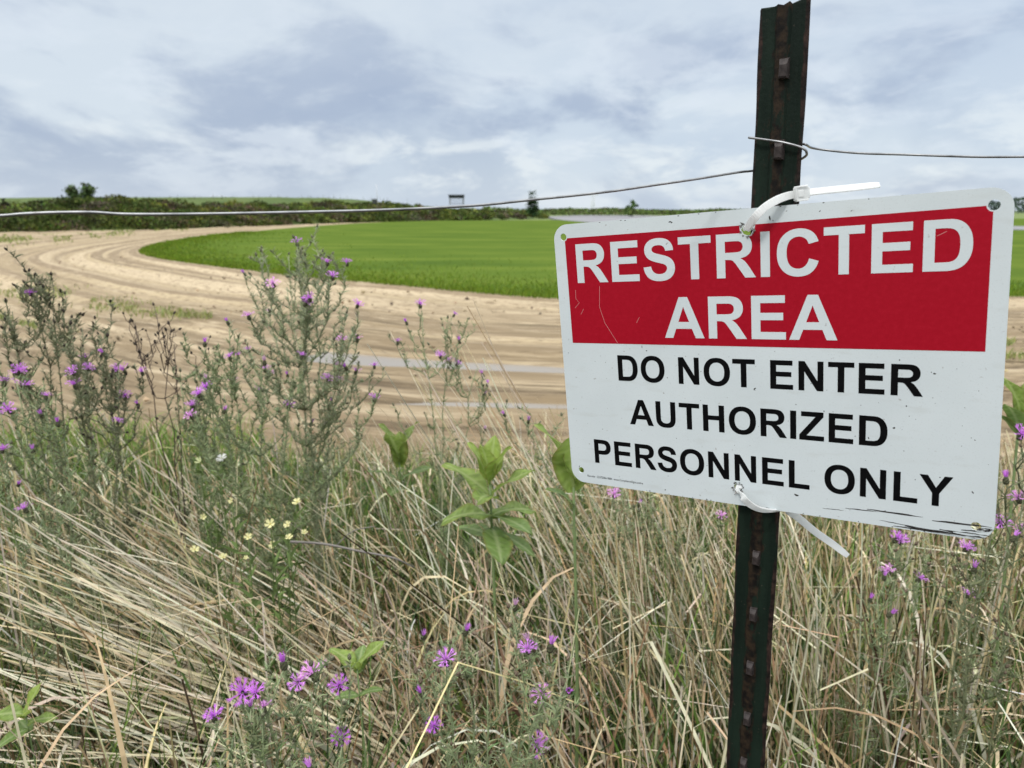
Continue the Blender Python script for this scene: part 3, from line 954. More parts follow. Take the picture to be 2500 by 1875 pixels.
def make_sign():
    t = empty('warning_sign', (0, 0, 0), 'white metal sign with red band reading RESTRICTED AREA tied to the green fence post', 'sign')
    m = Matrix.Identity(4)
    for i, ax in enumerate((SA, SB, SN)):
        for k in range(3): m[k][i] = ax[k]
    for k in range(3): m[k][3] = ST[k]
    t.matrix_world = m
    W, H, r = 177.8, 127.0, 14.0
    rim = []
    for cx, cy, a in ((W - r, H - r, 0), (-W + r, H - r, 90), (-W + r, -H + r, 180), (W - r, -H + r, 270)):
        for q in np.linspace(0, 90, 9): rim.append((cx + r * math.cos(R(a + q)), cy + r * math.sin(R(a + q))))
    holes = [circle(-167.7, 115.6, 3.3), circle(166.6, 115.4, 3.6), circle(-166.8, -114.3, 3.0), circle(166.2, -116.4, 3.4),
             circle(2.6, 110.6, 5.0, 6), circle(-9.5, -110.6, 4.0, 7)]
    me = curve_mesh('panel', [rim] + holes, 0.5, -1.2)      # front at -0.2
    me.materials.append(M_SIGN); link('panel', me, t)
    # red band with bites for the holes on its upper edge
    L_, R_, T_, B_ = -165.8, 166.0, 114.3, 15.4
    pts = [(L_, B_), (R_, B_)]
    for a in np.linspace(-95, -178, 7): pts.append((166.6 + 4.4 * math.cos(R(a)), 115.4 + 4.4 * math.sin(R(a))))
    pts += [(9.0, T_), (8.4, 111), (6.2, 106.0), (2.4, 104.4), (-2.2, 106.6), (-3.6, 111), (-3.8, T_)]
    for a in np.linspace(-18, -70, 6): pts.append((-167.7 + 4.2 * math.cos(R(a)), 115.6 + 4.2 * math.sin(R(a))))
    me = curve_mesh('red_band', [pts], 0.06, -0.2)          # front at -0.08
    me.materials.append(M_RED); link('red_band', me, t)
    for txt, x0, x1, y, cap, mt, z in (('RESTRICTED', -155.5, 155.7, 72.5, 35.7, M_SIGN, -0.08), ('AREA', -71.2, 70.2, 21.8, 35.7, M_SIGN, -0.08),
                                       ('DO NOT ENTER', -119.3, 129.0, -19.6, 24.2, M_BLACK, -0.2), ('AUTHORIZED', -110.0, 106.3, -61.3, 24.2, M_BLACK, -0.2),
                                       ('PERSONNEL ONLY', -150.2, 150.6, -104.3, 24.2, M_BLACK, -0.2)):
        me = curve_mesh('lettering', text_polys(txt, x0, x1, y, cap), 0.05, z)
        me.materials.append(mt); link('lettering', me, t)
    # the maker's tiny line of print
    fc = bpy.data.curves.new('fine_print', 'FONT'); fc.body = 'Reorder  CS372086-9884  www.ComplianceSigns.com'; fc.size = 3.0; fc.extrude = 0.03
    fc.resolution_u = 2
    fo = bpy.data.objects.new('fine_print', fc); COL.objects.link(fo)
    me = bpy.data.meshes.new_from_object(fo.evaluated_get(bpy.context.evaluated_depsgraph_get()))
    bpy.data.objects.remove(fo)
    xs = [v.co.x for v in me.vertices]; k = 58.0 / (max(xs) - min(xs))
    me.transform(Matrix.Translation((-.1602, -.1203, -.00014)) @ Matrix.Diagonal((k * .001, .00105, .001, 1)))
    me.materials.clear(); me.materials.append(M_BLACK); me.name = 'fine_print'
    link('fine_print', me, t)
    # torn metal round the two tie holes
    for hx, hy, rr, n, seed in ((2.6, 110.6, 5.3, 9, 1), (-9.5, -110.6, 4.4, 10, 2)):
        rs = random.Random(seed); mb = MB()
        for i in range(n):
            a = 2 * math.pi * i / n + rs.uniform(-.2, .2); w = rs.uniform(.18, .34); ln = rs.uniform(1.2, 3.6)
            p0 = (hx + rr * math.cos(a - w), hy + rr * math.sin(a - w), 0); p1 = (hx + rr * math.cos(a + w), hy + rr * math.sin(a + w), 0)
            p2 = (hx + (rr + ln * .7) * math.cos(a + rs.uniform(-.2, .2)), hy + (rr + ln * .7) * math.sin(a), ln * rs.uniform(.2, .8))
            p3 = (hx + rr * .8 * math.cos(a), hy + rr * .8 * math.sin(a), -.8)
            mb.add(np.array([p0, p1, p2, p3]) * .001, None, [(0, 1, 2), (0, 3, 1), (0, 2, 3), (1, 3, 2)])
        mb.build('torn_metal', M_RUSTHOLE, t, smooth=False)
    # flecks of dirt, chips and the dark scuff on the bent lower corner
    polys = []
    rs = random.Random(5)

    def fleck(x, y, l, w, a):
        c, s = math.cos(a), math.sin(a); n = 7; p = []
        for i in range(n):
            q = 2 * math.pi * i / n; ex, ey = l / 2 * math.cos(q) * rs.uniform(.7, 1.2), w / 2 * math.sin(q) * rs.uniform(.6, 1.4)
            p.append((x + ex * c - ey * s, y + ex * s + ey * c))
        polys.append(p)
    for (x, y, l, w, a) in ((-62.5, 121.5, 2.6, 1.0, .1), (-60.8, 121.0, 1.5, 1.3, .5), (20.2, 118.2, 1.4, 3.0, .2), (22.6, 116.2, 1, 1, 0), (135.8, -1.8, 2.2, 1.2, 0), (110.6, -45.3, 2.2, 1.2, .3),
                            (6.3, -20.6, 3.2, 1.0, .9), (39.4, -110.5, 4.4, 1.6, -.3), (-94.0, 13.0, .6, 2.2, 0), (-90.5, 43.0, 1.6, 1.2, .8), (130.5, 83.0, 1.3, 2.0, 0),
                            (83.5, 77.0, 1.2, .8, 0), (118.5, -27.5, 1.0, 1, 0), (163.0, -90.0, .8, 2.2, .7), (33, 114.6 + 8, 1.3, .6, .4), (57, 120.5, 2, .7, .9), (79, 119, 1.6, .6, .5)):
        fleck(x, y, l, w, a)
    for _ in range(95):
        x, y = rs.uniform(-172, 172), rs.uniform(-123, 13)
        s = rs.choice((.35, .4, .5, .6, .9)); fleck(x, y, s * rs.uniform(1, 2.4), s, rs.uniform(0, 3.1))
    for _ in range(26):
        fleck(rs.uniform(-160, 160), rs.choice((126.2, -126.2)) + rs.uniform(-.3, .3), rs.uniform(.6, 2.0), .7, 0)
    me = curve_mesh('dirt_fleck', polys, 0.02, -0.2); me.materials.append(M_DIRT)
    tag(link('dirt_flecks', me, t), kind='stuff')
    sc = []
    for (x0, y0, x1, y1, w) in ((77, -116.2, 101, -115.6, .8), (93, -114.4, 132, -115.0, 1.5), (138, -116.6, 176, -115.4, 1.4), (120, -124.2, 168, -125.6, 2.2), (143, -122.9, 172, -124.6, 2.0),
                                (157, -121.0, 174, -119.4, 1.3), (102, -122.3, 128, -123.9, .6), (166, -118.5, 176.5, -116.9, 1.6), (60, -119.0, 76, -118.4, .5), (152, -123.6, 175.0, -122.6, 2.2), (160, -125.4, 173.5, -124.4, 1.8), (166, -120.0, 177, -117.6, 2.2), (112, -125.4, 160, -126.2, 1.2)):
        n = 9; up, dn = [], []
        for i in range(n):
            q = i / (n - 1); ww = w * math.sin(math.pi * min(1, q * .9 + .08)) * rs.uniform(.55, 1.15)
            x, y = x0 + (x1 - x0) * q, y0 + (y1 - y0) * q + rs.uniform(-.2, .2)
            up.append((x, y + ww / 2 + .05)); dn.append((x, y - ww / 2 - .05))
        sc.append(up + dn[::-1])
    me = curve_mesh('scuff', sc, 0.035, -0.2); me.materials.append(M_DIRT); link('scuff', me, t)
    for line in ([(-133, 69), (-134.5, 50), (-130, 35), (-118, 16)], [(-158.5, 66), (-159, 58), (-155.5, 54), (-160.5, 49)], [(-151.5, 48), (-154.5, 43)], [(-98, 35), (-95, 40)], [(140, 100), (134, 97)],
                 [(27.5, 28.5), (26.5, 23.0)], [(68, 104.2), (70, 102.6)]):
        l = np.array(line, float); d = np.gradient(l, axis=0); nn = np.stack([-d[:, 1], d[:, 0]], 1); nn /= np.linalg.norm(nn, axis=1)[:, None]
        me = curve_mesh('scratch', [(l + nn * .16).tolist() + (l - nn * .16).tolist()[::-1]], 0.02, -0.08); me.materials.append(M_SCRATCH); link('scratch', me, t)
    return t


make_sign()

# ------------------------------------------------------------------ fence post
PN = SN.copy()
PE = np.cross(np.array([0, 0, 1.0]), PN)             # to the right along the post's face
_face0 = sg(0, 0, -1.2) - SN * 0.0065


def on_face(u, v, off=0.0):
    r = ray(u, v)
    p0 = _face0 + PN * off
    return CAM + r * (((p0 - CAM) @ PN) / (r @ PN))


P_TOP, P_BOT = on_face(1915, 10), on_face(1817.5, 1862)
PAX = (P_TOP - P_BOT) / np.linalg.norm(P_TOP - P_BOT)
PEX = PE - PAX * (PE @ PAX); PEX /= np.linalg.norm(PEX)
PNN = np.cross(PEX, PAX)
if PNN @ PN < 0: PNN = -PNN


def build_post_paint(nt, b, N, L):
    tc = N('ShaderNodeTexCoord')
    sep = N('ShaderNodeSeparateXYZ'); L(tc.outputs['Object'], sep.inputs[0])

    def nz(scale, det, stretch=(1, 1, 1), rough=.6):
        mp = N('ShaderNodeMapping'); mp.inputs['Scale'].default_value = stretch; L(tc.outputs['Object'], mp.inputs[0])
        n = N('ShaderNodeTexNoise'); n.inputs['Scale'].default_value = scale; n.inputs['Detail'].default_value = det; n.inputs['Roughness'].default_value = rough
        L(mp.outputs[0], n.inputs['Vector']); return n.outputs[0]

    def M(op, a, c, d=None):
        m = N('ShaderNodeMath'); m.operation = op
        for i, v in enumerate((a, c, d)):
            if v is None: continue
            if isinstance(v, (int, float)): m.inputs[i].default_value = v
            else: L(v, m.inputs[i])
        return m.outputs[0]

    def rmp(v, a, c):
        m = N('ShaderNodeMapRange'); m.interpolation_type = 'SMOOTHSTEP'; m.inputs['From Min'].default_value = a; m.inputs['From Max'].default_value = c
        L(v, m.inputs['Value']); return m.outputs[0]

    def mix(f, a, c):
        m = N('ShaderNodeMix'); m.data_type = 'RGBA'; L(f, m.inputs[0])
        for i, v in ((6, a), (7, c)):
            if isinstance(v, tuple): m.inputs[i].default_value = (*v, 1)
            else: L(v, m.inputs[i])
        return m.outputs[2]
    c = mix(rmp(nz(30, 5, (1, 1, .15)), .35, .7), (0.004, 0.0095, 0.0062), (0.011, 0.022, 0.014))
    ax = M('ABSOLUTE', sep.outputs[0], 0)
    mid_ = M('ADD', M('MULTIPLY', M('SUBTRACT', 1.0, rmp(ax, .002, .0095)), .85), M('MULTIPLY', M('SUBTRACT', nz(150, 8, (1, 1, .3), .75), .5), 4.2))
    edge = M('ADD', rmp(ax, .0120, .0172), M('MULTIPLY', M('SUBTRACT', nz(95, 8, (1, 1, .18), .75), .5), 3.6))
    dirt = mix(rmp(nz(160, 6), .35, .68), (0.005, 0.004, 0.0035), (0.030, 0.0195, 0.0115))
    c = mix(rmp(mid_, .42, .72), c, dirt)
    rust = mix(rmp(nz(140, 6), .35, .7), (0.007, 0.005, 0.0045), (0.042, 0.024, 0.019))
    c = mix(rmp(edge, .52, .85), c, rust)
    c = mix(rmp(nz(210, 6), .66, .74), c, (0.07, 0.058, 0.045))
    L(c, b.inputs['Base Color'])
    b.inputs['Roughness'].default_value = .68; b.inputs['Specular IOR Level'].default_value = .15
    bp = N('ShaderNodeBump'); bp.inputs['Strength'].default_value = .6; bp.inputs['Distance'].default_value = .0008
    L(nz(260, 7), bp.inputs['Height']); L(bp.outputs[0], b.inputs['Normal'])


M_POST = colattr_noise('post_paint', build_post_paint)
M_STUD = noise_mat('stud_steel', [(0.3, (0.018, 0.014, 0.013)), (0.6, (0.050, 0.040, 0.038)), (0.8, (0.085, 0.072, 0.066))], 220, 5, .5, bump=.02)


def make_post():
    foot_t = (P_TOP[2] + 0.0) / PAX[2]
    base = P_TOP - PAX * foot_t
    t = empty('fence_post', base, 'dark green rusty steel post with studs holding up the sign', 'fence post')
    m = Matrix.Identity(4)
    for i, ax in enumerate((PEX, PNN, PAX)):
        for k in range(3): m[k][i] = ax[k]
    for k in range(3): m[k][3] = base[k]
    m[0][1] *= 1
    # keep a right-handed frame: local x = across the face, y = away from the viewer, z = up
    for k in range(3): m[k][1] = -PNN[k]
    t.matrix_world = m
    hw = .0180
    front = [(-hw, .0020), (-hw * .93, .0003), (-.0122, .0009), (-.0060, .0004), (-.0042, -.0012), (.0, -.0016), (.0042, -.0012), (.0060, .0004), (.0122, .0009), (hw * .93, .0003), (hw, .0020)]
    back = [(hw, .0042), (.004, .0050), (.0022, .0075), (.0018, .032), (-.0018, .032), (-.0022, .0075), (-.004, .0050), (-hw, .0042)]
    prof = front + back
    L_ = foot_t
    zs = np.concatenate([[-.35], np.linspace(0.2, L_ - .01, 90), [L_ - .002, L_]])
    rs = random.Random(3)
    V = []
    for i, z in enumerate(zs):
        for k, (x, y) in enumerate(prof):
            zz = z
            if i == len(zs) - 1: zz = z + .0011 * math.sin(k * 2.3) + rs.uniform(-.0008, .0008) + .08 * x
            if i == len(zs) - 2: zz = z + .08 * x
            w = .00025 * math.sin(z * 61 + k) + rs.uniform(-.00012, .00012)
            V.append((x + (w if abs(x) > .017 else 0), y + w * .6, zz))
    n = len(prof)
    q = [(i * n + k, i * n + (k + 1) % n, (i + 1) * n + (k + 1) % n, (i + 1) * n + k) for i in range(len(zs) - 1) for k in range(n)]
    mb = MB(); o = (len(zs) - 1) * n
    mb.add(V, q)
    nf = len(front)
    # top cap: flange strip, then web
    c = [o + k for k in range(n)]
    tr = []
    lower = [c[-1], c[-2], c[-2], c[-2], c[-2], c[-3], c[-7], c[-7], c[-7], c[-7], c[nf]]
    for k in range(nf - 1):
        tr.append((c[k], c[k + 1], lower[k + 1]))
        if lower[k] != lower[k + 1]: tr.append((c[k], lower[k + 1], lower[k]))
    mb.f3.append(np.array(tr)); mb.m3.append(np.zeros(len(tr)))
    mb.f4.append(np.array([(c[-3], c[-7], c[-6], c[-5])])); mb.m4.append(np.zeros(1))
    mb.build('post_body', M_POST, t, smooth=False)
    inv = np.array(m.inverted())
    for (u, v, s) in ((1913, 168, 1.15), (1901, 367, 1.15), (1845, 1364, 1), (1838, 1502, 1), (1830, 1633, 1), (1823, 1757, 1), (1814.5, 1868, 1)):
        p = on_face(u, v, .004); p = inv @ np.append(p, 1)
        w, h, d = .0029 * s, .0060 * s, .0056
        mb = MB()
        # a slanted stud: broad root, smaller rounded nose, under-cut lower face
        ring = []
        for (y, kw, z0, z1) in ((.0, 1.15, -h * 1.05, h * 1.15), (-.003, 1.1, -h, h * 1.0), (-d * .85, .95, -h * .95, h * .62), (-d, .75, -h * .75, h * .40)):
            ring += [(-w * kw, y, z0), (w * kw, y, z0), (w * kw * .92, y, z1), (-w * kw * .92, y, z1)]
        qq = []
        for i in range(3):
            for k in range(4): qq.append((4 * i + k, 4 * i + (k + 1) % 4, 4 * i + 4 + (k + 1) % 4, 4 * i + 4 + k))
        qq.append((12, 13, 14, 15))
        mb.add(ring, qq)
        mb.build('stud', M_STUD, t, smooth=False, loc=(p[0], -.0008, p[2]))
    return t


make_post()

# ------------------------------------------------------------------ wire
M_WIRE = noise_mat('galvanised_wire', [(0.3, (0.16, 0.165, 0.17)), (0.6, (0.34, 0.345, 0.35)), (0.8, (0.12, 0.10, 0.08))], 60, 5, .42)
M_WIRE.node_tree.nodes['Principled BSDF'].inputs['Metallic'].default_value = .92


def make_wire():
    pts = []
    left = [(-420, 545, .42), (-150, 533, .43), (0, 527, .44), (50, 523, .442), (110, 520, .446), (180, 518.6, .45), (235, 519, .453), (300, 523, .456), (400, 523.5, .462), (500, 522.5, .468), (620, 520.5, .475), (760, 517.5, .484), (900, 514, .493),
            (1050, 508, .503), (1180, 500, .513), (1300, 487.5, .523), (1400, 477.5, .531), (1500, 466, .54), (1600, 451.5, .55), (1700, 437, .558), (1800, 421, .567)]
    pts += [at(*q) for q in left]

    def pf(x, y, v):
        """x across, y behind the post's face, at the height of image row v"""
        c = on_face(1915 - (v - 10) * 97.5 / 1852, v)
        return c + PEX * x - PNN * y
    pts += [pf(-.021, .006, 414), pf(-.012, .022, 409), pf(0, .0345, 402), pf(.012, .022, 392), pf(.0205, .006, 384), pf(.0222, .0, 378), pf(.0215, -.0022, 371),
            pf(.017, -.0032, 362), pf(.006, -.0042, 350), pf(-.006, -.0040, 341), pf(-.0165, -.0032, 334), pf(-.0212, -.0012, 331), pf(-.0205, .0045, 331), pf(-.012, .024, 336),
            pf(0, .037, 343), pf(.012, .024, 351), pf(.0195, .009, 357)]
    right = [(1985, 361.5, .60), (2040, 369, .60), (2110, 374.5, .595), (2200, 377, .59), (2300, 380.5, .58), (2400, 383, .575), (2500, 382.5, .57), (2700, 380, .56), (3100, 372, .55)]
    pts += [at(*q) for q in right]
    P = smooth_path(pts, 8)
    mb = MB()
    rr = np.interp(np.arange(len(P)), [0, 8 * 20, 8 * 36, len(P)], [.00112, .00098, .00095, .00095])
    tube(mb, P, rr, 10)
    o = mb.build('fence_wire', M_WIRE, offset=pts[20])
    o.location = pts[20]
    tag(o, 'single grey fence wire wound once round the post above the sign', 'wire')


make_wire()

# ------------------------------------------------------------------ cable ties
M_NYLON, _nt, _b, _N, _L = new_mat('white_nylon')
_b.inputs['Base Color'].default_value = (0.90, 0.91, 0.90, 1)
_b.inputs['Roughness'].default_value = .38
_tr = _N('ShaderNodeBsdfTranslucent'); _tr.inputs['Color'].default_value = (.95, .96, .96, 1)
_ms = _N('ShaderNodeMixShader'); _ms.inputs[0].default_value = .5
_L(_b.outputs[0], _ms.inputs[1]); _L(_tr.outputs[0], _ms.inputs[2]); _L(_ms.outputs[0], _nt.nodes['Material Output'].inputs['Surface'])


def strap(mb, pts, widths, face, thick=.0011, ridges=False):
    """flat band along pts; face = approximate direction of its broad side at each point"""
    P = smooth_path(pts, 10)
    k = len(P)
    fi = np.linspace(0, len(face) - 1, k)
    Fc = np.stack([np.interp(fi, np.arange(len(face)), np.asarray(face)[:, c]) for c in range(3)], 1)
    wi = np.interp(np.linspace(0, len(widths) - 1, k), np.arange(len(widths)), widths)
    t = np.gradient(P, axis=0); t /= np.linalg.norm(t, axis=1)[:, None]
    s = np.cross(t, Fc); s /= np.linalg.norm(s, axis=1)[:, None]
    n = np.cross(s, t)
    V = []
    for i in range(k):
        a, h = s[i] * wi[i] / 2, n[i] * thick / 2
        rd = n[i] * (.00022 if (ridges and i % 2) else 0)
        V += [P[i] - a - h, P[i] + a - h, P[i] + a + h, P[i] + a * .8 + h + n[i] * .0001, P[i] - a * .8 + h + rd, P[i] - a + h]
    m = 6
    q = [(i * m + j, i * m + (j + 1) % m, (i + 1) * m + (j + 1) % m, (i + 1) * m + j) for i in range(k - 1) for j in range(m)]
    o = (k - 1) * m
    mb.add(V, q + [(0, 5, 4, 1), (1, 4, 3, 2), (o, o + 1, o + 4, o + 5), (o + 1, o + 2, o + 3, o + 4)])


def make_ties():
    def pf(x, y, p0):
        return p0 + PEX * x - PNN * y
    org = sg(2.6, 110.6)
    t = empty('cable_tie', org, 'white nylon cable tie looped through the hole at the top of the sign', 'cable tie')
    head = at(1950, 473, .552)
    d0 = (at(1900, 488, .552) - at(1860, 512, .555))
    pts = [sg(2.6, 111, -7), sg(2.4, 110.6, -1.5), sg(3.4, 112.0, 3.0), at(1842, 532, .556), at(1865, 508, .551), at(1895, 489, .549), at(1922, 478.5, .550), at(1944, 474, .552)]
    f = [SN * .2 - SB, SN * .2 - SB, SN + SB * .3, SN, SN, SN, SN, SN]
    mb = MB(); strap(mb, pts, [.0058, .0058, .006, .0062, .0062, .0062, .006, .0058], np.array(f), .0013, True); mb.build('strap', M_NYLON, t, smooth=False, offset=org)
    # the loop behind the post
    c = on_face(1893, 474)
    pts = [head + PNN * -.004, pf(.021, .004, c), pf(.014, .024, c), pf(0, .036, c), pf(-.013, .022, c - PAX * .008), pf(-.012, .009, c - PAX * .016), sg(2.6, 111.5, -7)]
    f = [PNN, PEX, PEX - PNN, -PNN, -PEX - PNN, -PEX, -PNN]
    mb = MB(); strap(mb, pts, [.006] * 7, np.array(f), .0013); mb.build('loop', M_NYLON, t, offset=org)
    mb = MB()
    ax = at(2000, 467, .552) - at(1920, 478, .551); ax /= np.linalg.norm(ax)
    zz = np.cross(ax, SN); zz /= np.linalg.norm(zz); nn = np.cross(zz, ax)
    Rm = np.stack([ax, zz, nn], 1)
    hc = at(1955, 472.5, .550)
    for (c_, s_) in (((0, 0, 0), (.0098, .0098, .0050)), ((.0002, .0052, .0008), (.0086, .0012, .0062)), ((.0, -.0052, .0008), (.0086, .0012, .0062)), ((.0056, 0, 0), (.0016, .0084, .0036)), ((-.0012, 0, .0029), (.0042, .0052, .0010))):
        box(mb, hc + Rm @ np.array(c_), s_, rot=Rm)
    hd = mb.build('head', M_NYLON, t, smooth=False, offset=org)
    bv = hd.modifiers.new('round', 'BEVEL'); bv.width = .0004; bv.segments = 2
    pts = [at(1958, 471.5, .551), at(2010, 465.5, .550), at(2070, 459.5, .548), at(2125, 453.5, .546), at(2147, 451.5, .546)]
    mb = MB(); strap(mb, pts, [.0058, .0056, .0055, .0053, .0042], np.array([SN * .8 + SB * .45] * 5), .0013); mb.build('tail', M_NYLON, t, smooth=False, offset=org)

    org = sg(-9.5, -110.6)
    t = empty('cable_tie', org, 'white nylon cable tie looped through the hole at the bottom of the sign', 'cable tie')
    pts = [sg(-9.0, -109.5, -8), sg(-9.0, -110.0, -2), sg(-8.0, -112.5, 2.4), at(1812, 1212, .606), at(1830, 1231, .607), at(1853, 1243, .610), at(1880, 1247, .614), at(1908, 1245.5, .621), at(1930, 1242, .632), at(1938, 1240, .645)]
    f = [SB + SN * .2, SB + SN * .2, SN, SN, SN, SN - SB * .2, SN - SB * .4, SN - SB * .5, SN - SB * .5, SN - SB * .5]
    mb = MB(); strap(mb, pts, [.0056, .0056, .0056, .0058, .0058, .0058, .0056, .0054, .0052, .005], np.array(f), .0013); mb.build('strap', M_NYLON, t, smooth=False, offset=org)
    c = on_face(1847, 1232)
    pts = [at(1938, 1240, .645), pf(.014, .024, c), pf(0, .037, c), pf(-.016, .022, c + PAX * .008), sg(-9.0, -109.5, -8)]
    mb = MB(); strap(mb, pts, [.0055] * 5, np.array([PEX - PNN * .3, PEX - PNN, -PNN, -PEX - PNN, -PNN]), .0013); mb.build('loop', M_NYLON, t, offset=org)
    pts = [at(1922, 1246, .634), at(1950, 1265, .630), at(1990, 1298, .626), at(2030, 1326, .622), at(2056, 1346, .62), at(2070, 1357, .62)]
    mb = MB(); strap(mb, pts, [.0064, .0064, .0062, .006, .0055, .0042], np.array([SN + SB * .5] * 6), .0013); mb.build('tail', M_NYLON, t, smooth=False, offset=org)
    mb = MB()
    hc = at(1926, 1236, .637)
    for (c_, s_) in (((0, 0, 0), (.009, .0085, .005)), ((.0048, 0, 0), (.0014, .0075, .0036))): box(mb, hc + np.array(c_), s_)
    mb.build('head', M_NYLON, t, smooth=False, offset=org)


make_ties()

# ------------------------------------------------------------------ verge vegetation: what nobody could count
STRAW = [(0.62, 0.53, 0.36), (0.53, 0.42, 0.255), (0.40, 0.295, 0.165), (0.22, 0.155, 0.085), (0.61, 0.54, 0.41)]
BROWN = [(0.10, 0.068, 0.038), (0.05, 0.034, 0.02), (0.19, 0.13, 0.07), (0.032, 0.023, 0.015)]  # dead browns, the darkest carrying the shade low in the grass
GREEN = [(0.04, 0.075, 0.018), (0.08, 0.14, 0.033), (0.15, 0.235, 0.05), (0.10, 0.15, 0.065), (0.24, 0.26, 0.085)]


def spread(n, y0, y1, gamma=1.0, margin=0.75):
    n = int(n * 1.22)
    """points over the strip of verge the camera could see, denser near the viewer"""
    y = y0 + (y1 - y0) * RNG.uniform(0, 1, n) ** gamma
    hw = 0.74 * y + margin
    x = RNG.uniform(-1, 1, n) * hw
    return x, y


def canopy(y):
    return np.interp(y, [0.6, 1.0, 1.6, 2.2, 2.8, 3.4, 4.0, 4.5], [0.60, 0.60, 0.58, 0.49, 0.34, 0.20, 0.11, 0.06])


def lean_at(x, y):
    """average tilt of the stalks to the left: flattened at the left, upright at the right"""
    sx = x / np.maximum(y, .4)
    return np.interp(sx, [-.8, -.45, -.2, .05, .2, .4, .8], [.18, .22, .26, .26, .18, .12, .14])


def g3(x, y, z=0.0):
    return np.stack([x, y, np.broadcast_to(z, x.shape)], 1)


def make_grass():
    # dead litter lying criss-cross
    mb = MB()

    def litter(n, x, y, zmax, cols, a0=.9, a1=1.75, l0=.14, l1=.42, w0=.0020, w1=.0042):
        z = RNG.uniform(0.0, 1, n) ** 1.7 * zmax
        ribbons(mb, g3(x, y, z), RNG.uniform(0, 6.283, n), RNG.uniform(a0, a1, n), RNG.normal(0, .3, n), RNG.uniform(l0, l1, n), RNG.uniform(w0, w1, n), pick(STRAW + BROWN, cols, n, .28), 4, .6)
    n = 4800
    x, y = spread(n, .62, 3.6, 1.15)
    n = len(x)
    litter(n, x, y, canopy(y) * .40, [.3, .5, 1, 2, .3, 3, 3, 2, 3])
    n = 3600                                            # thatch below the flattened straw
    x, y = RNG.uniform(-1.15, .15, n), RNG.uniform(.72, 1.45, n)
    litter(n, x, y, .40, [2.0, 2.0, 2, 2, 2.0, 2.4, 2.4, 2, 2], .2, 1.6, .10, .30, .0018, .0034)
    tag(mb.build('grass_litter', M_DRY, smooth=False), 'dead brown grass litter lying criss-cross under the weeds', 'dead grass', kind='stuff')

    # standing dry stalks
    mb = MB()

    def stalks(n, y1, sx0, sx1, thr, cols, y0=.72, hs=(.62, 1.25), w=(.0024, .0060), lsd=.34, azs=.9, seedn=71):
        x, y = spread(n, y0, y1, 1.15)
        n = len(x)
        keep = (x / y > sx0) & (x / y < sx1) & (fbm(x * 2.3 + 4, y * 1.6, 3, seedn) > RNG.uniform(thr[0], thr[1], n))
        x, y = x[keep], y[keep]; n = len(x)
        h = canopy(y) * RNG.uniform(*hs, n)
        ln = lean_at(x, y) + RNG.normal(0, lsd, n)
        x = x + .5 * h * np.sin(np.clip(ln, 0, 1.2))
        L_ = h / np.maximum(np.cos(np.clip(ln, 0, 1.15)), .45)
        kk = RNG.uniform(0, 1, n) < .22
        c = pick(STRAW + BROWN[:3], cols, n, .15); W = RNG.uniform(*w, n); az = math.pi + RNG.normal(0, azs, n)
        a = ~kk
        ribbons(mb, g3(x, y)[a], az[a], ln[a] * .8, ln[a] * .4 + RNG.normal(0, .12, a.sum()), L_[a], W[a], c[a], 5, .5)
        a = kk                                           # snapped stalks
        ribbons(mb, g3(x, y)[a], az[a], ln[a] * .6, ln[a] * .2, L_[a], W[a] * 1.2, c[a], 8, .4, kink=(RNG.uniform(.45, .85), RNG.uniform(.5, 1.7, a.sum())))
    for _ in range(4): stalks(780, 3.0, -2, .2, (.36, .62), [5, 3.5, 2.0, 1.0, 4.5, .6, .4, .8])
    for _ in range(5): stalks(1500, 3.0, .12, 2, (.20, .55), [5, 4, 2.6, 1.6, 3.5, 1.0, .8, 1.2], lsd=.20)
    stalks(700, 3.3, -2, 2, (.1, .5), [5, 3, 1, .3, 5, .1, .1, .4], hs=(1.0, 1.45), w=(.0026, .0044), lsd=.20, azs=.5, seedn=5, y0=1.05)
    # curled dead blades that hang over
    n = 3000
    x, y = spread(n, .76, 3.0, 1.15)
    n = len(x)
    h = canopy(y) * RNG.uniform(.7, 1.15, n)
    ribbons(mb, g3(x, y, h * RNG.uniform(.2, .6, n)), RNG.uniform(0, 6.283, n), RNG.uniform(0, .5, n), RNG.uniform(1.0, 2.9, n), h * RNG.uniform(.35, .65, n), RNG.uniform(.004, .0088, n),
            pick(STRAW, [3, 3, 2.5, 1.5, 2], n), 7, .8, power=1.8)
    tag(mb.build('dry_grass', M_DRY, smooth=False), 'tall tan dry grass leaning over the whole verge', 'dry grass', kind='stuff')

    # pale flattened straw at the left: long straight stalks fanning to the left
    mb = MB()

    def fan(n, x0, x1, y0, y1, l0, l1, a0, a1, z0=.0, z1=.15, w=(.0026, .0046), cw=(6, 2, .8, .2, 6), azs=.20):
        x, y = RNG.uniform(x0, x1, n), RNG.uniform(y0, y1, n)
        ribbons(mb, g3(x, y, RNG.uniform(z0, z1, n)), math.pi + RNG.normal(0.05, azs, n), RNG.uniform(a0, a1, n), RNG.normal(.04, .05, n), RNG.uniform(l0, l1, n), RNG.uniform(*w, n), pick(STRAW, cw, n, .12, .03), 4, .45)
    fan(230, -.46, -.12, 1.12, 1.55, .55, .92, .84, 1.10, .12, .30, azs=.26)
    fan(150, -.40, -.10, 1.02, 1.38, .45, .80, .88, 1.22, .12, .32, azs=.34)
    fan(26, -.30, .15, 1.2, 1.8, .65, 1.0, .70, 1.0, .05, .2, azs=.4)
    fan(30, -.05, .55, 1.25, 1.9, .65, 1.0, .60, .88, azs=.4)
    fan(45, .18, .70, 1.3, 1.9, .6, .95, .45, .76, azs=.4)
    fan(45, .10, .40, 1.5, 2.1, .8, 1.08, .40, .60)
    fan(90, .35, .8, 1.1, 1.8, .5, .85, .25, .55)
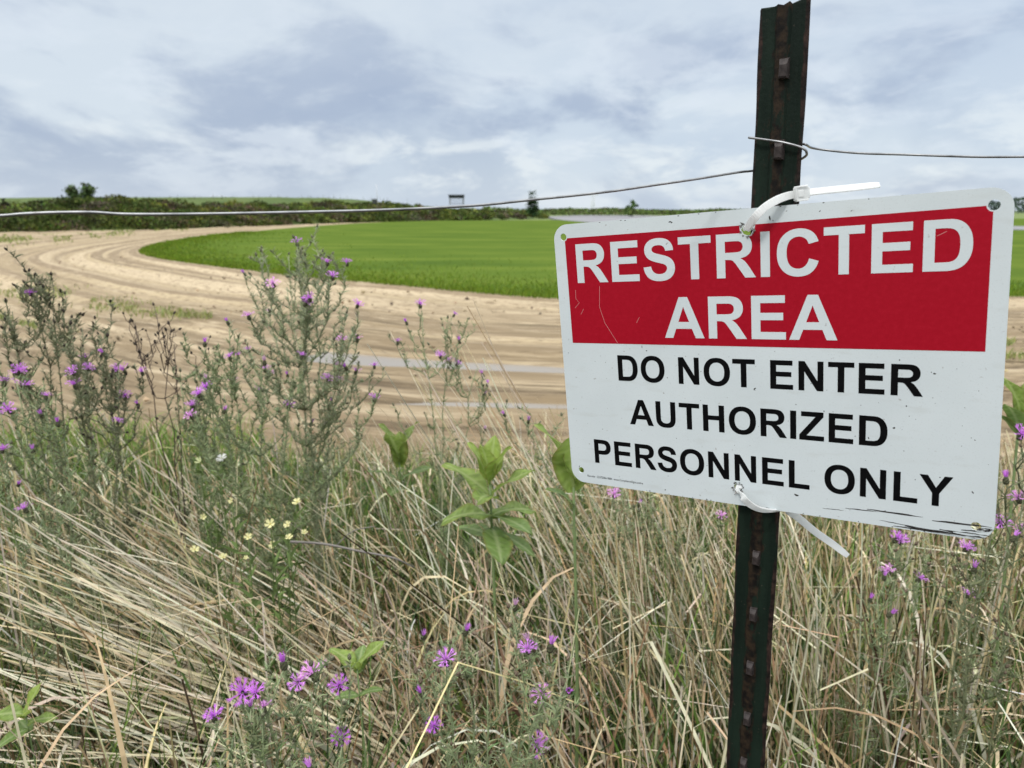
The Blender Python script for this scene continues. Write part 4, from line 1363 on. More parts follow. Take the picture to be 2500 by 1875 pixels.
    tag(mb.build('flattened_straw', M_DRY, smooth=False), 'long pale straw stalks blown flat towards the left in a swathe', 'straw', kind='stuff')

    # green grass among it
    mb = MB()
    n = 19000
    x, y = spread(n, .70, 3.4, 1.1)
    n = len(x)
    keep = (fbm(x * 1.6 + 9, y * 1.6, 3, 14) > RNG.uniform(.25, .5, n)) & (RNG.uniform(0, 1, n) > np.interp(x / y, [-.2, .2], [0, .3]))
    x, y = x[keep], y[keep]; n = len(x)
    h = canopy(y) * RNG.uniform(.45, 1.05, n)
    ribbons(mb, g3(x, y), RNG.uniform(0, 6.283, n), RNG.uniform(.02, .35, n), RNG.uniform(.1, 1.2, n), h * 1.15, RNG.uniform(.0032, .0085, n), pick(GREEN, [3, 3, 3.4, 1.4, 1.4], n, .28), 6, 1.0, power=1.8)
    # broad lush blades low in the foreground
    n = 520
    x, y = spread(n, .78, 1.5, 1.0)
    n = len(x)
    ribbons(mb, g3(x, y, .05), RNG.uniform(0, 6.283, n), RNG.uniform(.02, .3, n), RNG.uniform(.1, 1.0, n), RNG.uniform(.36, .62, n), RNG.uniform(.006, .010, n), pick(GREEN[:4], [2, 3, 2, 3], n), 7, 1.0, power=2)
    tag(mb.build('green_grass', M_GREEN, smooth=False), 'green grass blades growing up through the dry grass', 'grass', kind='stuff')

    # low bright grass along the outside of the track
    mb = MB()
    n = 18000
    y = RNG.uniform(2.5, 4.7, n); x = RNG.uniform(-1, 1, n) * (.76 * y + .3)
    keep = y < np.interp(x, [-3.6, -3.1, -2.6, -1.5, -1.1, -.6, 3], [3.4, 4.0, 4.2, 4.15, 3.6, 3.05, 3.05]) + .7 * (fbm(x * .9, x * 0 + 3, 3, 40) - .45) + .12 * RNG.normal(size=n)
    x, y = x[keep], y[keep]; n = len(x)
    ribbons(mb, g3(x, y), RNG.uniform(0, 6.283, n), RNG.uniform(.0, .6, n), RNG.uniform(.2, 1.2, n), RNG.uniform(.08, .24, n), RNG.uniform(.004, .009, n), pick([(.14, .24, .035), (.18, .30, .045), (.10, .18, .03), (.26, .26, .09)], [3, 3, 2, 1], n), 4, 1.0)
    tag(mb.build('low_grass', M_GREEN, smooth=False), 'low bright green grass along the outer edge of the track', 'grass', kind='stuff')

    # heart shaped ground cover deep between the stalks
    mb = MB()
    n = 4200
    x, y = spread(n, .75, 3.0, 1.1)
    n = len(x)
    z = RNG.uniform(.06, .34, n) * canopy(y) / .62
    P = g3(x, y, z)
    a = RNG.uniform(0, 6.283, n); tl = RNG.uniform(-.5, .5, (n, 2)); s = RNG.uniform(.012, .032, n)
    e1 = np.stack([np.cos(a), np.sin(a), tl[:, 0]], 1); e2 = np.stack([-np.sin(a), np.cos(a), tl[:, 1]], 1)
    sh = np.array([(-.9, 0), (-.5, .62), (.3, .55), (1.1, 0), (.3, -.55), (-.5, -.62)])
    V = P[:, None] + s[:, None, None] * (sh[None, :, 0:1] * e1[:, None] + sh[None, :, 1:2] * e2[:, None])
    V[:, 0, 2] -= s * .15; V[:, 3, 2] -= s * .3
    k = np.arange(n)[:, None] * 6
    mb.add(V.reshape(-1, 3), np.concatenate([k + np.array([0, 1, 2, 3]), k + np.array([0, 3, 4, 5])]), None, np.repeat(pick([(.04, .08, .018), (.06, .11, .025), (.03, .055, .015), (.10, .15, .04)], [3, 3, 2, 1], n), 6, 0))  # leaf greens darkened, shade of the undergrowth put into the colour
    tag(mb.build('ground_cover', M_BROAD, smooth=False), 'small round green leaves covering the ground between the stalks', 'ground cover', kind='stuff')

    # seed stalks with thin ears
    mb = MB()
    n = 240
    x, y = spread(n, 1.0, 3.0, 1.1)
    n = len(x)
    sx = x / y
    keep = RNG.uniform(0, 1, n) < np.interp(sx, [-.6, 0, .25, .6], [.35, .55, 1, 1])
    x, y = x[keep], y[keep]; n = len(x)
    h = canopy(y) * RNG.uniform(1.05, 1.42, n)
    col = pick([(.50, .42, .24), (.36, .33, .15), (.42, .33, .18)], [2, 1, 2], n)
    ln = lean_at(x, y) * RNG.uniform(.1, .9, n)
    Pt = ribbons(mb, g3(x, y), math.pi + RNG.normal(0, .8, n), ln, RNG.normal(.1, .15, n), h, np.full(n, .0018), col, 6, .3)
    for i in range(n):
        a_, b_ = Pt[i, -2], Pt[i, -1]
        m = 16
        q = np.linspace(0, 1, m)[:, None]; c = a_ + (b_ - a_) * (.35 + .75 * q)
        d = (b_ - a_) / np.linalg.norm(b_ - a_)
        az = np.arctan2(d[1], d[0]) + np.tile([1.5, -1.5], m // 2) + RNG.normal(0, .4, m)
        ribbons(mb, c, az, np.full(m, .42), np.full(m, -.2), np.full(m, .012), np.full(m, .003), jit(col[i], m, .12), 2, 1.0)
    tag(mb.build('seed_grass', M_DRY, smooth=False), 'tall thin grass stalks carrying narrow seed ears above the verge', 'seed grass', kind='stuff')


make_grass()


def make_field_grass():
    """grass with real blades at the rim of the infield, and weeds sprouting on the outer lane"""
    mb = MB()
    vis = np.where((EX[:, 1] < 45) & (EX[:, 0] < 9.5))[0]
    for _ in range(1):
        n = 24000
        i = RNG.choice(vis, n); d = -np.minimum(RNG.exponential(1.1, n), 7.0) + .12
        p = EX[i] + OUT[i] * d[:, None] + tg[i] * RNG.uniform(-.3, .3, (n, 1))
        dist = np.hypot(p[:, 0], p[:, 1])
        cl = fbm(p[:, 0] * .9, p[:, 1] * .9, 3, 66)
        col = pick([(.125, .195, .022), (.165, .24, .026), (.085, .14, .017), (.20, .24, .045)], [3, 3, 2, .7], n, .1) * (0.75 + .55 * cl[:, None])
        ribbons(mb, g3(p[:, 0], p[:, 1], .03), RNG.uniform(0, 6.283, n), RNG.uniform(0, .5, n), RNG.uniform(.2, 1.1, n), RNG.uniform(.05, .13, n) * (.6 + .8 * cl) * np.where(d < -2, .8, 1), np.clip(dist * .0010, .009, .04), col, 3, 1.0)
    tag(mb.build('infield_grass', M_LAWN, smooth=False), 'thick green grass fringing the infield beside the dirt track', 'grass', kind='stuff')
    mb = MB()
    bands = [([(-60, 700), (40, 712), (140, 722), (260, 742), (400, 765), (520, 778)], [22, 26, 24, 18, 14, 8], 1500),
             ([(-40, 590), (60, 585), (180, 578), (320, 566), (460, 560)], [12, 10, 10, 9, 5], 1500), ([(-40, 770), (30, 784), (90, 800)], [8, 8, 4], 300),
             ([(2440, 842), (2520, 840), (2650, 838)], [6, 8, 8], 300), ([(2440, 870), (2520, 872), (2650, 872)], [8, 10, 10], 300)]
    for px, hw, n in bands:
        px = np.array(px, float); t = RNG.uniform(0, len(px) - 1, n)
        u = np.interp(t, np.arange(len(px)), px[:, 0]); v = np.interp(t, np.arange(len(px)), px[:, 1]) + RNG.normal(0, .55, n) * np.interp(t, np.arange(len(px)), hw)
        keep = fbm(u * .02, v * .07, 3, 91) > .40
        P = np.array([on_z(a, b_) for a, b_ in zip(u[keep], v[keep])]); n = len(P)
        dist = np.hypot(P[:, 0], P[:, 1])
        P[:, 2] = 0.0
        ribbons(mb, P, RNG.uniform(0, 6.283, n), RNG.uniform(0, .7, n), RNG.uniform(.2, 1.1, n), RNG.uniform(.04, .11, n) * np.clip(dist / 15, 1, 1.6), dist * .0012, pick([(.24, .28, .08), (.30, .32, .11), (.18, .22, .06)], [1, 1, 1], n), 3, 1.0)
    tag(mb.build('track_weeds', M_GREEN, smooth=False), 'sparse pale green weeds sprouting in strips on the sandy track', 'weeds', kind='stuff')


make_field_grass()

# ------------------------------------------------------------------ flowering weeds
PINK = [(0.62, 0.215, 0.72), (0.67, 0.28, 0.76), (0.58, 0.18, 0.72), (0.72, 0.34, 0.72)]


def flower_mesh(i, closed=False, pale=False):
    """thistle-like head about 24 mm across, sitting at the origin and opening along +z"""
    mb = MB()
    rs = np.random.default_rng(100 + i)
    # scaly cup
    prof = [(.0006, -.0115), (.0030, -.0105), (.0044, -.0075), (.0040, -.0035), (.0028, -.0005), (.0024, .001)]
    n = 9
    V, C = [], []
    for k, (r, z) in enumerate(prof):
        for j in range(n):
            a = 2 * math.pi * j / n + .35 * k
            V.append((r * math.cos(a), r * math.sin(a), z))
            C.append(((.12, .13, .07), (.05, .045, .03))[(j + k) % 2] if 0 < k < 5 else (.13, .15, .08))
    q = [(k * n + j, k * n + (j + 1) % n, (k + 1) * n + (j + 1) % n, (k + 1) * n + j) for k in range(len(prof) - 1) for j in range(n)]
    mb.add(V, q, None, C, 1)
    base = np.array(PINK[i % 4]) * (1.0 if not pale else 1.0)
    if pale: base = np.array([.66, .42, .60])

    def florets(m, a0, a1, l0, l1, w, bend):
        az = np.arange(m) * 2 * math.pi / m + rs.normal(0, .18, m)
        col = np.clip(base * (1 + rs.normal(0, .16, (m, 1))), .01, .95)
        b_ = np.stack([.0018 * np.cos(az), .0018 * np.sin(az), np.zeros(m)], 1)
        return ribbons(mb, b_, az, rs.uniform(a0, a1, m), np.full(m, bend), rs.uniform(l0, l1, m), np.full(m, w), col, 4, .55, twist=rs.uniform(-.4, .4, m)), az, col
    if closed:
        florets(14, .05, .35, .008, .0115, .0016, .2)
    else:
        florets(18, .05, .60, .007, .010, .0010, .3)
        P, az, col = florets(18, .70, 1.40, .0095, .0150, .0011, .25)
        for s_ in (-1, 0, 1):        # each outer floret ends in three thin lobes
            m = len(az)
            dv = P[:, -1] - P[:, -2]
            el = np.arccos(np.clip(dv[:, 2] / np.linalg.norm(dv, axis=1), -1, 1))
            ribbons(mb, P[:, -2], az + .5 * s_, el, np.full(m, .15), np.full(m, .0048), np.full(m, .0009), col, 2, .8, twist=np.zeros(m))
    return mb.build('flower_head', [M_PETAL, M_WEED], data_only=True, smooth=False)


FLOWERS = [flower_mesh(i) for i in range(6)]
FL_CLOSED = [flower_mesh(20 + i, True) for i in range(3)]
FL_PALE = flower_mesh(30, True, True)


def bud_mesh(col, dark):
    mb = MB(); n = 7
    prof = [(.0006, -.004), (.0028, -.003), (.0042, .0005), (.0036, .0045), (.0020, .0072), (.0010, .0095)]
    V, C = [], []
    for k, (r, z) in enumerate(prof):
        for j in range(n):
            a = 2 * math.pi * j / n + .4 * k
            V.append((r * math.cos(a), r * math.sin(a), z)); C.append(dark if (j + k) % 2 and k > 0 else col)
    q = [(k * n + j, k * n + (j + 1) % n, (k + 1) * n + (j + 1) % n, (k + 1) * n + j) for k in range(len(prof) - 1) for j in range(n)]
    mb.add(V, q, [(5 * n, 5 * n + j, 5 * n + j + 1) for j in range(1, n - 1)], C)
    return mb.build('bud', M_WEED, data_only=True)


BUD_GREEN = bud_mesh((.24, .25, .16), (.10, .095, .06))
BUD_BROWN = bud_mesh((.27, .21, .15), (.09, .065, .045))
BUD_DARK = bud_mesh((.085, .07, .055), (.035, .03, .026))


def axis_quat(d, spin):
    q = Vector(d).to_track_quat('Z', 'Y')
    return (q.to_matrix() @ Matrix.Rotation(spin, 3, 'Z')).to_quaternion()


def knapweed(label, base, mains, targets, depth, jitter=.10, side=14, leafy=1.0, bud=BUD_GREEN, hue=(.115, .15, .085), seed=0, brown=False, reach=.34, group='flowering knapweed on the verge', maxb=60, name='knapweed', fscale=1.0):
    """base (x, y) on the ground; mains = tips of the main stems (u, v, depth); targets = flowers (u, v[, kind])"""
    rs = np.random.default_rng(seed)
    org = np.array([base[0], base[1], 0.0])
    t = empty(name, org, label, 'wildflower', group)
    stems, leaves = MB(), MB()
    hue = np.array(hue) * (np.array([2.05, 1.85, 1.75]) if not brown else 1.4)
    paths = []

    def stem(p0, p1, r0, r1, bow, nseg=9):
        q = np.linspace(0, 1, nseg)[:, None]
        P = p0 + (p1 - p0) * q
        P = P + bow * (np.sin(np.pi * q) * .5)
        P[1:-1] += rs.normal(0, .004, (nseg - 2, 3))
        tube(stems, P, np.linspace(r0, r1, nseg), 5, np.clip(hue * rs.uniform(.75, 1.05), .01, 1))
        paths.append(P)
        ln = np.linalg.norm(p1 - p0)
        m = int(ln * 420 * leafy)
        if m:
            k = rs.uniform(.05, .98, m); b_ = np.stack([np.interp(k, q[:, 0], P[:, c]) for c in range(3)], 1)
            b_ = b_[rs.uniform(0, 1, m) > np.clip((b_[:, 2] - .62) / .45, 0, .36)]; m = len(b_)
            hgt = np.clip(b_[:, 2] / .6, .2, 1.2)
            L_ = rs.uniform(.010, .032, m) * (1.5 - .75 * hgt)
            col = np.clip(hue * rs.uniform(.75, 1.35, (m, 1)) * (1 + rs.normal(0, .06, (m, 3))), .01, .9)
            ribbons(leaves, b_, rs.uniform(0, 6.283, m), rs.uniform(.4, 1.15, m), rs.uniform(-.2, .8, m), L_, rs.uniform(.0013, .0028, m), col, 3, 1.0)
            # lobes on the lower leaves
            low = b_[:, 2] < .45
            if low.any():
                bb = b_[low]; mm = len(bb)
                for s_ in (-1, 1):
                    ribbons(leaves, bb + rs.normal(0, .006, (mm, 3)), rs.uniform(0, 6.283, mm), rs.uniform(.5, 1.3, mm), rs.uniform(0, .6, mm), L_[low] * .6, rs.uniform(.0018, .003, mm), col[low], 2, 1.0)
        return P
    for k, (u, v, d) in enumerate(mains):
        tip = at(u, v, d)
        b0 = org + np.append(rs.normal(0, .025, 2), 0)
        stem(b0, tip, .0024 if not brown else .0022, .0009, np.array([(b0[0] - tip[0]) * .25, 0, 0]) + rs.normal(0, .01, 3), 14)
    main = list(paths)

    def head(p, d, me, s):
        o = link('flower_head' if me not in (BUD_GREEN, BUD_BROWN, BUD_DARK) else 'bud', me, t)
        o.location = p - org; o.rotation_mode = 'QUATERNION'; o.rotation_quaternion = axis_quat(d, rs.uniform(0, 6.28)); o.scale = (s, s, s)
    nb = 0
    for tg_ in targets:
        u, v = tg_[:2]; kind = tg_[2] if len(tg_) > 2 else 'f'
        d = depth + rs.normal(0, jitter)
        p = at(u, v, d)
        best, bp = 9, None
        for P in main:                                  # fork from the nearest main stem lower down
            want = p[2] - .05 - .9 * np.hypot(P[:, 0] - p[0], P[:, 1] - p[1])
            e = np.abs(P[:, 2] - np.maximum(want, .12)) + .35 * np.hypot(P[:, 0] - p[0], P[:, 1] - p[1])
            k = int(np.argmin(e))
            if e[k] < best: best, bp = e[k], P[k]
        bow = np.array([(p - bp)[0] * .35, (p - bp)[1] * .35, -.03])
        P = stem(bp, p, .0012, .0007, bow)
        dirn = P[-1] - P[-2]; dirn = dirn / np.linalg.norm(dirn) + np.array([0, -.30, .5]) + rs.normal(0, .28, 3)
        me = {'f': FLOWERS[int(rs.integers(6))], 'c': FL_CLOSED[int(rs.integers(3))], 'p': FL_PALE, 'b': bud}[kind]
        head(p, dirn, me, fscale * rs.uniform(.85, 1.15) * (.9 if kind != 'b' else .68))
        for _ in range(int(rs.integers(1, 4))):         # little side twigs with buds
            if nb >= maxb: break
            k = int(rs.integers(3, 8)); b0 = P[k]
            e = b0 + (P[-1] - P[k]) * .4 + rs.normal(0, .02, 3) + np.array([0, 0, .025])
            q = stem(b0, e, .0009, .0006, np.zeros(3), 4); nb += 1
            head(e, q[-1] - q[-2], bud, rs.uniform(.45, .72))
    for _ in range(side):                               # side branches without open flowers
        P = main[int(rs.integers(len(main)))]
        k = int(rs.integers(int(len(P) * .35), len(P) - 1)); b0 = P[k]
        a = rs.uniform(0, 6.283); L_ = reach * rs.uniform(.35, 1) * (1.15 - k / len(P) * .75)
        e = b0 + np.array([math.cos(a) * L_ * .62, math.sin(a) * L_ * .62, L_ * .75])
        q = stem(b0, e, .0010, .0006, np.array([math.cos(a), math.sin(a), 0]) * L_ * .2)
        for j in range(3):
            if nb >= maxb: break
            b1 = q[int(rs.integers(4, 9))] if j else q[-1]
            e1 = b1 + rs.normal(0, .018, 3) + np.array([0, 0, .022]) if j else b1
            if j: stem(b1, e1, .0009, .0006, np.zeros(3), 4)
            head(e1, (e1 - b1 if j else q[-1] - q[-2]) + np.array([0, 0, .004]), bud, rs.uniform(.45, .75)); nb += 1
    stems.build('stems', M_STEM, t, offset=org)
    if leaves.n: leaves.build('leaves', M_WEED, t, smooth=False, offset=org)
    return t


def gxy(u, v, d):
    p = at(u, v, d); return p[0], p[1]


KA = [(725, 591), (799, 639), (847, 640), (595, 666, 'c'), (666, 692), (812, 673), (755, 727), (748, 738), (874, 743), (657, 760), (606, 770), (554, 784, 'c'), (835, 828), (872, 825), (606, 853),
      (580, 867), (737, 867), (657, 911), (647, 899), (645, 880, 'p'), (701, 914, 'c'), (831, 891), (842, 895, 'c'), (869, 905), (914, 892), (801, 924), (823, 928), (725, 614, 'b'), (637, 612, 'b'), (625, 622, 'b'), (705, 620, 'b'), (745, 622, 'b'), (790, 630, 'b'), (735, 612, 'b')]
knapweed('tallest knapweed with a purple tip standing out against the green infield', gxy(745, 1100, 1.62), [(725, 593, 1.58), (700, 700, 1.55), (775, 690, 1.62)], KA, 1.55, .12, side=38, seed=1, hue=(.135, .165, .105), leafy=2.4, maxb=90)
KA2 = [(570, 929), (502, 923, 'p'), (504, 945), (633, 953), (484, 962), (705, 988), (809, 978, 'c'), (914, 972), (469, 989), (465, 1014), (478, 1016), (761, 1031, 'c'), (500, 835, 'c'), (548, 1000, 'c'), (560, 870)]
knapweed('bushy knapweed with many purple heads low beside the tallest one', gxy(600, 1150, 1.5), [(560, 800, 1.5), (640, 850, 1.45), (520, 880, 1.55), (720, 900, 1.45)], KA2, 1.48, .1, side=30, seed=2, leafy=2.4)
KB = [(1026, 742), (1110, 767), (991, 785, 'c'), (971, 833), (1121, 830, 'c'), (1075, 867), (1097, 882), (1116, 886), (1177, 912, 'c'), (1190, 935, 'c'), (1184, 960, 'c'), (1184, 1047, 'p')]
knapweed('thin pale knapweed between the tallest one and the sign', gxy(1040, 1120, 1.75), [(1030, 760, 1.75), (1090, 790, 1.8), (1165, 900, 1.75)], KB, 1.75, .08, side=14, seed=3, leafy=.9)
KC = [(74, 714), (100, 730, 'b'), (60, 690, 'b'), (85, 672, 'b'), (95, 685, 'b'), (75, 700, 'b'), (105, 700, 'b'), (40, 700, 'b'), (15, 735, 'b'), (145, 745, 'b'), (5, 800, 'b'), (30, 810, 'b'), (155, 760, 'b'), (120, 720, 'b'), (50, 905), (57, 900), (34, 910), (54, 935)]
knapweed('tall dark knapweed gone to seed at the left edge of the photo', gxy(120, 1050, 1.55), [(85, 680, 1.5), (30, 760, 1.5), (130, 760, 1.55)], KC, 1.5, .06, side=18, seed=4, bud=BUD_DARK, hue=(.09, .105, .065), leafy=1.9)
KD = [(207, 873), (214, 898), (181, 935), (251, 861, 'c'), (283, 900), (300, 901), (346, 907), (283, 893), (305, 966), (288, 1028), (176, 907), (181, 938), (215, 898), (172, 790, 'b'), (165, 800, 'b'), (228, 790, 'b'), (240, 815, 'b'), (262, 820, 'b'), (180, 830, 'b'), (335, 985, 'c'), (225, 1075, 'c')]
knapweed('dark budded knapweed with purple heads among the left weeds', gxy(230, 1150, 1.5), [(200, 800, 1.5), (245, 830, 1.52), (290, 890, 1.5), (170, 870, 1.48)], KD, 1.5, .08, side=20, seed=5, bud=BUD_DARK, hue=(.095, .112, .07), leafy=1.9)
KE = [(45, 904), (6, 1096), (79, 1096, 'c'), (113, 966), (45, 1181, 'c'), (59, 1241), (20, 1000), (68, 940), (10, 930), (100, 1010, 'c'), (140, 1030, 'c')]
knapweed('grey-green knapweed with pink heads at the left edge below the dark one', gxy(60, 1300, 1.3), [(40, 930, 1.35), (110, 980, 1.32), (0, 1000, 1.3), (160, 1080, 1.28)], KE, 1.3, .06, side=28, seed=6, leafy=1.6)
KF = [(469, 1011), (486, 960), (503, 945), (430, 1000, 'b'), (440, 905, 'b'), (520, 900, 'b'), (455, 930, 'b')]
knapweed('small knapweed right of the brown dry weed', gxy(480, 1200, 1.55), [(480, 950, 1.55), (440, 930, 1.58), (520, 930, 1.5)], KF, 1.55, .05, side=14, seed=7, leafy=1.2)
KG = [(691, 1615, 'c'), (727, 1666), (764, 1641), (829, 1674), (592, 1690), (623, 1691), (612, 1724, 'c'), (644, 1725), (521, 1748), (833, 1801), (756, 1872, 'c')]
knapweed('knapweed with a cluster of pink stars in the bottom foreground', gxy(640, 2050, .92), [(690, 1640, .88), (600, 1700, .88), (760, 1690, .9), (640, 1760, .86), (835, 1820, .86)], KG, .87, .035, side=16, seed=8, leafy=1.1, reach=.2, fscale=1.12)
KH = [(1034, 1550, 'c'), (1139, 1538, 'c'), (1088, 1609), (1027, 1690, 'c'), (1288, 1583), (1346, 1572, 'c'), (1321, 1694), (1389, 1686, 'c'), (1060, 1773), (1311, 1818), (1258, 1476, 'p'), (1289, 1562, 'p')]
knapweed('grey knapweed with scattered pink stars left of the post foot', gxy(1200, 2050, .98), [(1090, 1620, .92), (1140, 1560, .95), (1270, 1600, .95), (1330, 1700, .9), (1190, 1700, .9), (1230, 1780, .88)], KH, .92, .03, side=24, seed=9, leafy=1.05, reach=.22, bud=BUD_BROWN, fscale=1.08)
KI = [(2485, 1214), (2360, 1336), (2363, 1449), (2442, 1276), (2490, 1290), (2495, 1060), (2478, 1308, 'c'), (2380, 1385, 'c'), (2456, 1165, 'c')]
knapweed('tangled knapweed with pink heads right of the sign', gxy(2450, 1700, 1.05), [(2440, 1130, 1.1), (2500, 1200, 1.08), (2400, 1330, 1.05), (2360, 1430, 1.05)], KI, 1.07, .04, side=20, seed=10, leafy=.8, reach=.24, hue=(.085, .105, .06), bud=BUD_BROWN)
KJ = [(2191, 1313), (2168, 1392), (2247, 1412), (2177, 1497, 'c'), (2126, 1460, 'c'), (2200, 1320), (2160, 1405, 'c')]
knapweed('knapweed with faded pink heads in dry grass under the sign', gxy(2200, 1800, 1.15), [(2190, 1330, 1.2), (2240, 1420, 1.15), (2140, 1450, 1.15)], KJ, 1.17, .04, side=10, seed=11, leafy=.6, bud=BUD_BROWN)
KK = [(1761, 1259), (1561, 1228, 'c'), (1499, 1206), (1230, 1010, 'c'), (1290, 1025, 'c'), (1555, 1250, 'c')]
knapweed('knapweed peeping out below the left half of the sign', gxy(1560, 1500, 1.5), [(1520, 1190, 1.5), (1730, 1230, 1.5), (1300, 1050, 1.6), (1600, 1150, 1.5)], KK, 1.5, .03, side=16, seed=12, leafy=1.0)

# the thin brown dead weed
knapweed('thin brown dead weed standing before the muddy ruts', gxy(420, 1180, 1.62), [(330, 790, 1.6), (395, 800, 1.62), (425, 840, 1.62)],
         [(323, 783, 'b'), (330, 800, 'b'), (345, 830, 'b'), (388, 795, 'b'), (405, 805, 'b'), (398, 815, 'b'), (378, 835, 'b'), (360, 870, 'b'), (425, 880, 'b'), (430, 905, 'b'), (340, 860, 'b'), (412, 790, 'b')], 1.6, .02,
         side=4, seed=13, leafy=.05, bud=BUD_DARK, hue=(.075, .055, .045), brown=True, group=None, name='dead_weed', maxb=30)


# ------------------------------------------------------------------ broad-leaved plants
def leaf_mesh(L_, W_, fold, droop, col, rib, seed, undul=.05):
    rs = np.random.default_rng(seed)
    n, m = 22, 8
    V, C = [], []
    col, rib = np.array(col), np.array(rib)
    for i in range(n + 1):
        q = i / n
        w = W_ * (math.sin(math.pi * min(1, q * .93 + .05)) ** .75) * (1 - .12 * q)
        if i == n: w = W_ * .02
        x = L_ * (math.sin(droop * q) / droop if droop else q); z0 = -L_ * ((1 - math.cos(droop * q)) / droop if droop else 0)
        for j in range(m + 1):
            s = (j / m - .5) * 2
            V.append((x, s * w / 2, z0 + abs(s) * w / 2 * fold + undul * W_ * math.sin(q * 9 + s * 2) * abs(s)))
            k = max(0, 1 - abs(s) * 5.0)
            vein = .35 * (1 if ((i + round(abs(s) * 2)) % 4 == 0) else 0) * (1 - k)
            cc = col * (1 - .35 * rs.uniform() ** 4) if 0 < j < m else (col * .5 + np.array([.16, .10, .03]) * rs.uniform(.2, 1))
            C.append((cc * (1 - vein) + rib * vein) * (1 + rs.normal(0, .06)) * (1 - k) + rib * k)
    q = [(i * (m + 1) + j, i * (m + 1) + j + 1, (i + 1) * (m + 1) + j + 1, (i + 1) * (m + 1) + j) for i in range(n) for j in range(m)]
    mb = MB(); mb.add(V, q, None, C)
    return mb.build('leaf', M_BROAD, data_only=True)


MW = [leaf_mesh(.105, .062, .16, .55, (.25, .35, .075), (.38, .46, .17), 1, .09), leaf_mesh(.10, .062, .14, .9, (.22, .32, .07), (.35, .43, .17), 2, .10), leaf_mesh(.080, .042, .30, .3, (.29, .39, .08), (.38, .47, .16), 3, .09)]
MWD = [leaf_mesh(.100, .058, .12, .6, (.18, .28, .075), (.32, .40, .18), 4)]


def milkweed(name, label, top, foot, d, leaves, cat='milkweed', group=None, seed=0, scale=1.0, stem_col=(.16, .22, .09), sr=.0035):
    """leaves: (fraction of height from the top in metres, heading deg, pitch up deg, mesh index, scale)"""
    tip = at(*top, d); ft = gxy(*foot, d)
    org = np.array([ft[0], ft[1], 0.0])
    t = empty(name, org, label, cat, group)
    P = smooth_path([org, org + (tip - org) * .5 + np.array([.01, 0, 0]), tip], 8)
    mb = MB(); tube(mb, P, np.linspace(sr * 1.3, sr * .6, len(P)), 7, stem_col); mb.build('stem', M_STEM, t, offset=org)
    for (dz, hd, pt, mi, s) in leaves:
        z = tip[2] - dz * .72
        p = np.array([np.interp(z, P[:, 2], P[:, c]) for c in range(3)])
        me = (MW + MWD)[mi]
        o = link('leaf', me, t)
        o.location = p - org
        o.rotation_euler = (Matrix.Rotation(R(hd), 3, 'Z') @ Matrix.Rotation(R(-min(pt + 12, 80)), 3, 'Y') @ Matrix.Rotation(random.uniform(-.25, .25), 3, 'X')).to_euler()
        o.scale = (s * scale,) * 3
    return t


milkweed('milkweed', 'young milkweed with broad pale green leaves left of the lower corner of the sign', (1196, 1170), (1200, 1500), 1.28,
         [(0.0, 70, 72, 2, 1.0), (0.0, 235, 68, 2, .95), (.012, 150, 55, 2, 1.05), (.012, -25, 58, 2, 1.1), (.045, 165, 35, 0, 1.0), (.045, -10, 38, 0, .95), (.05, 260, 30, 1, .8), (.095, 200, 14, 1, .95), (.095, -40, 2, 3, 1.0), (.095, 20, 10, 1, .9), (.125, 285, -10, 3, 1.0), (.135, -20, -18, 3, .95), (.15, 150, 5, 3, .8)],
         group='milkweeds on the verge', seed=1)
milkweed('milkweed', 'blurred upright milkweed with two tall leaves against the grass behind', (975, 1128), (985, 1400), 1.9,
         [(0, 160, 70, 0, 1.1), (0, 20, 68, 0, 1.15), (.01, 250, 75, 0, 1.1), (.02, 90, 70, 2, 1.2), (.07, 190, 25, 3, 1.0), (.07, -10, 30, 3, 1.0), (.1, 260, 15, 3, .9)], group='milkweeds on the verge', seed=2)
milkweed('milkweed', 'milkweed with one big leaf tucked behind the lower left corner of the sign', (1400, 1180), (1410, 1480), 1.15,
         [(0, 165, 62, 0, 1.1), (.0, 20, 55, 0, 1.0), (.02, 255, 70, 0, 1.15), (.05, 200, 40, 3, .6)], group='milkweeds on the verge', seed=3)
milkweed('milkweed', 'milkweed leaves showing past the right edge of the sign', (2490, 1010), (2500, 1350), 1.25,
         [(0, 190, 60, 0, .8), (0, 20, 55, 0, .8), (.04, 210, 50, 3, .75), (.05, 170, 40, 3, .7)], group='milkweeds on the verge', seed=4)
milkweed('milkweed', 'milkweed seedling with a V of two narrow leaves in the bottom foreground', (872, 1632), (880, 1850), .95,
         [(0, 25, 42, 0, .58), (0, 160, 30, 0, .52), (.004, 265, 55, 2, .38), (.01, 90, 30, 3, .5), (.055, 200, 10, 3, .4), (.055, 20, 8, 3, .4)], group='milkweeds on the verge', seed=5, sr=.0018, scale=.85)
milkweed('milkweed', 'milkweed seedling with glossy oval leaves in the bottom left corner', (62, 1745), (70, 1900), 1.0,
         [(0, 60, 50, 2, .7), (0, 190, 12, 1, .62), (.005, 300, 35, 2, .6), (.02, 15, 15, 1, .5), (.03, 240, 0, 3, .5), (.04, 140, 5, 3, .5)], group='milkweeds on the verge', seed=6, sr=.0018, scale=.8)


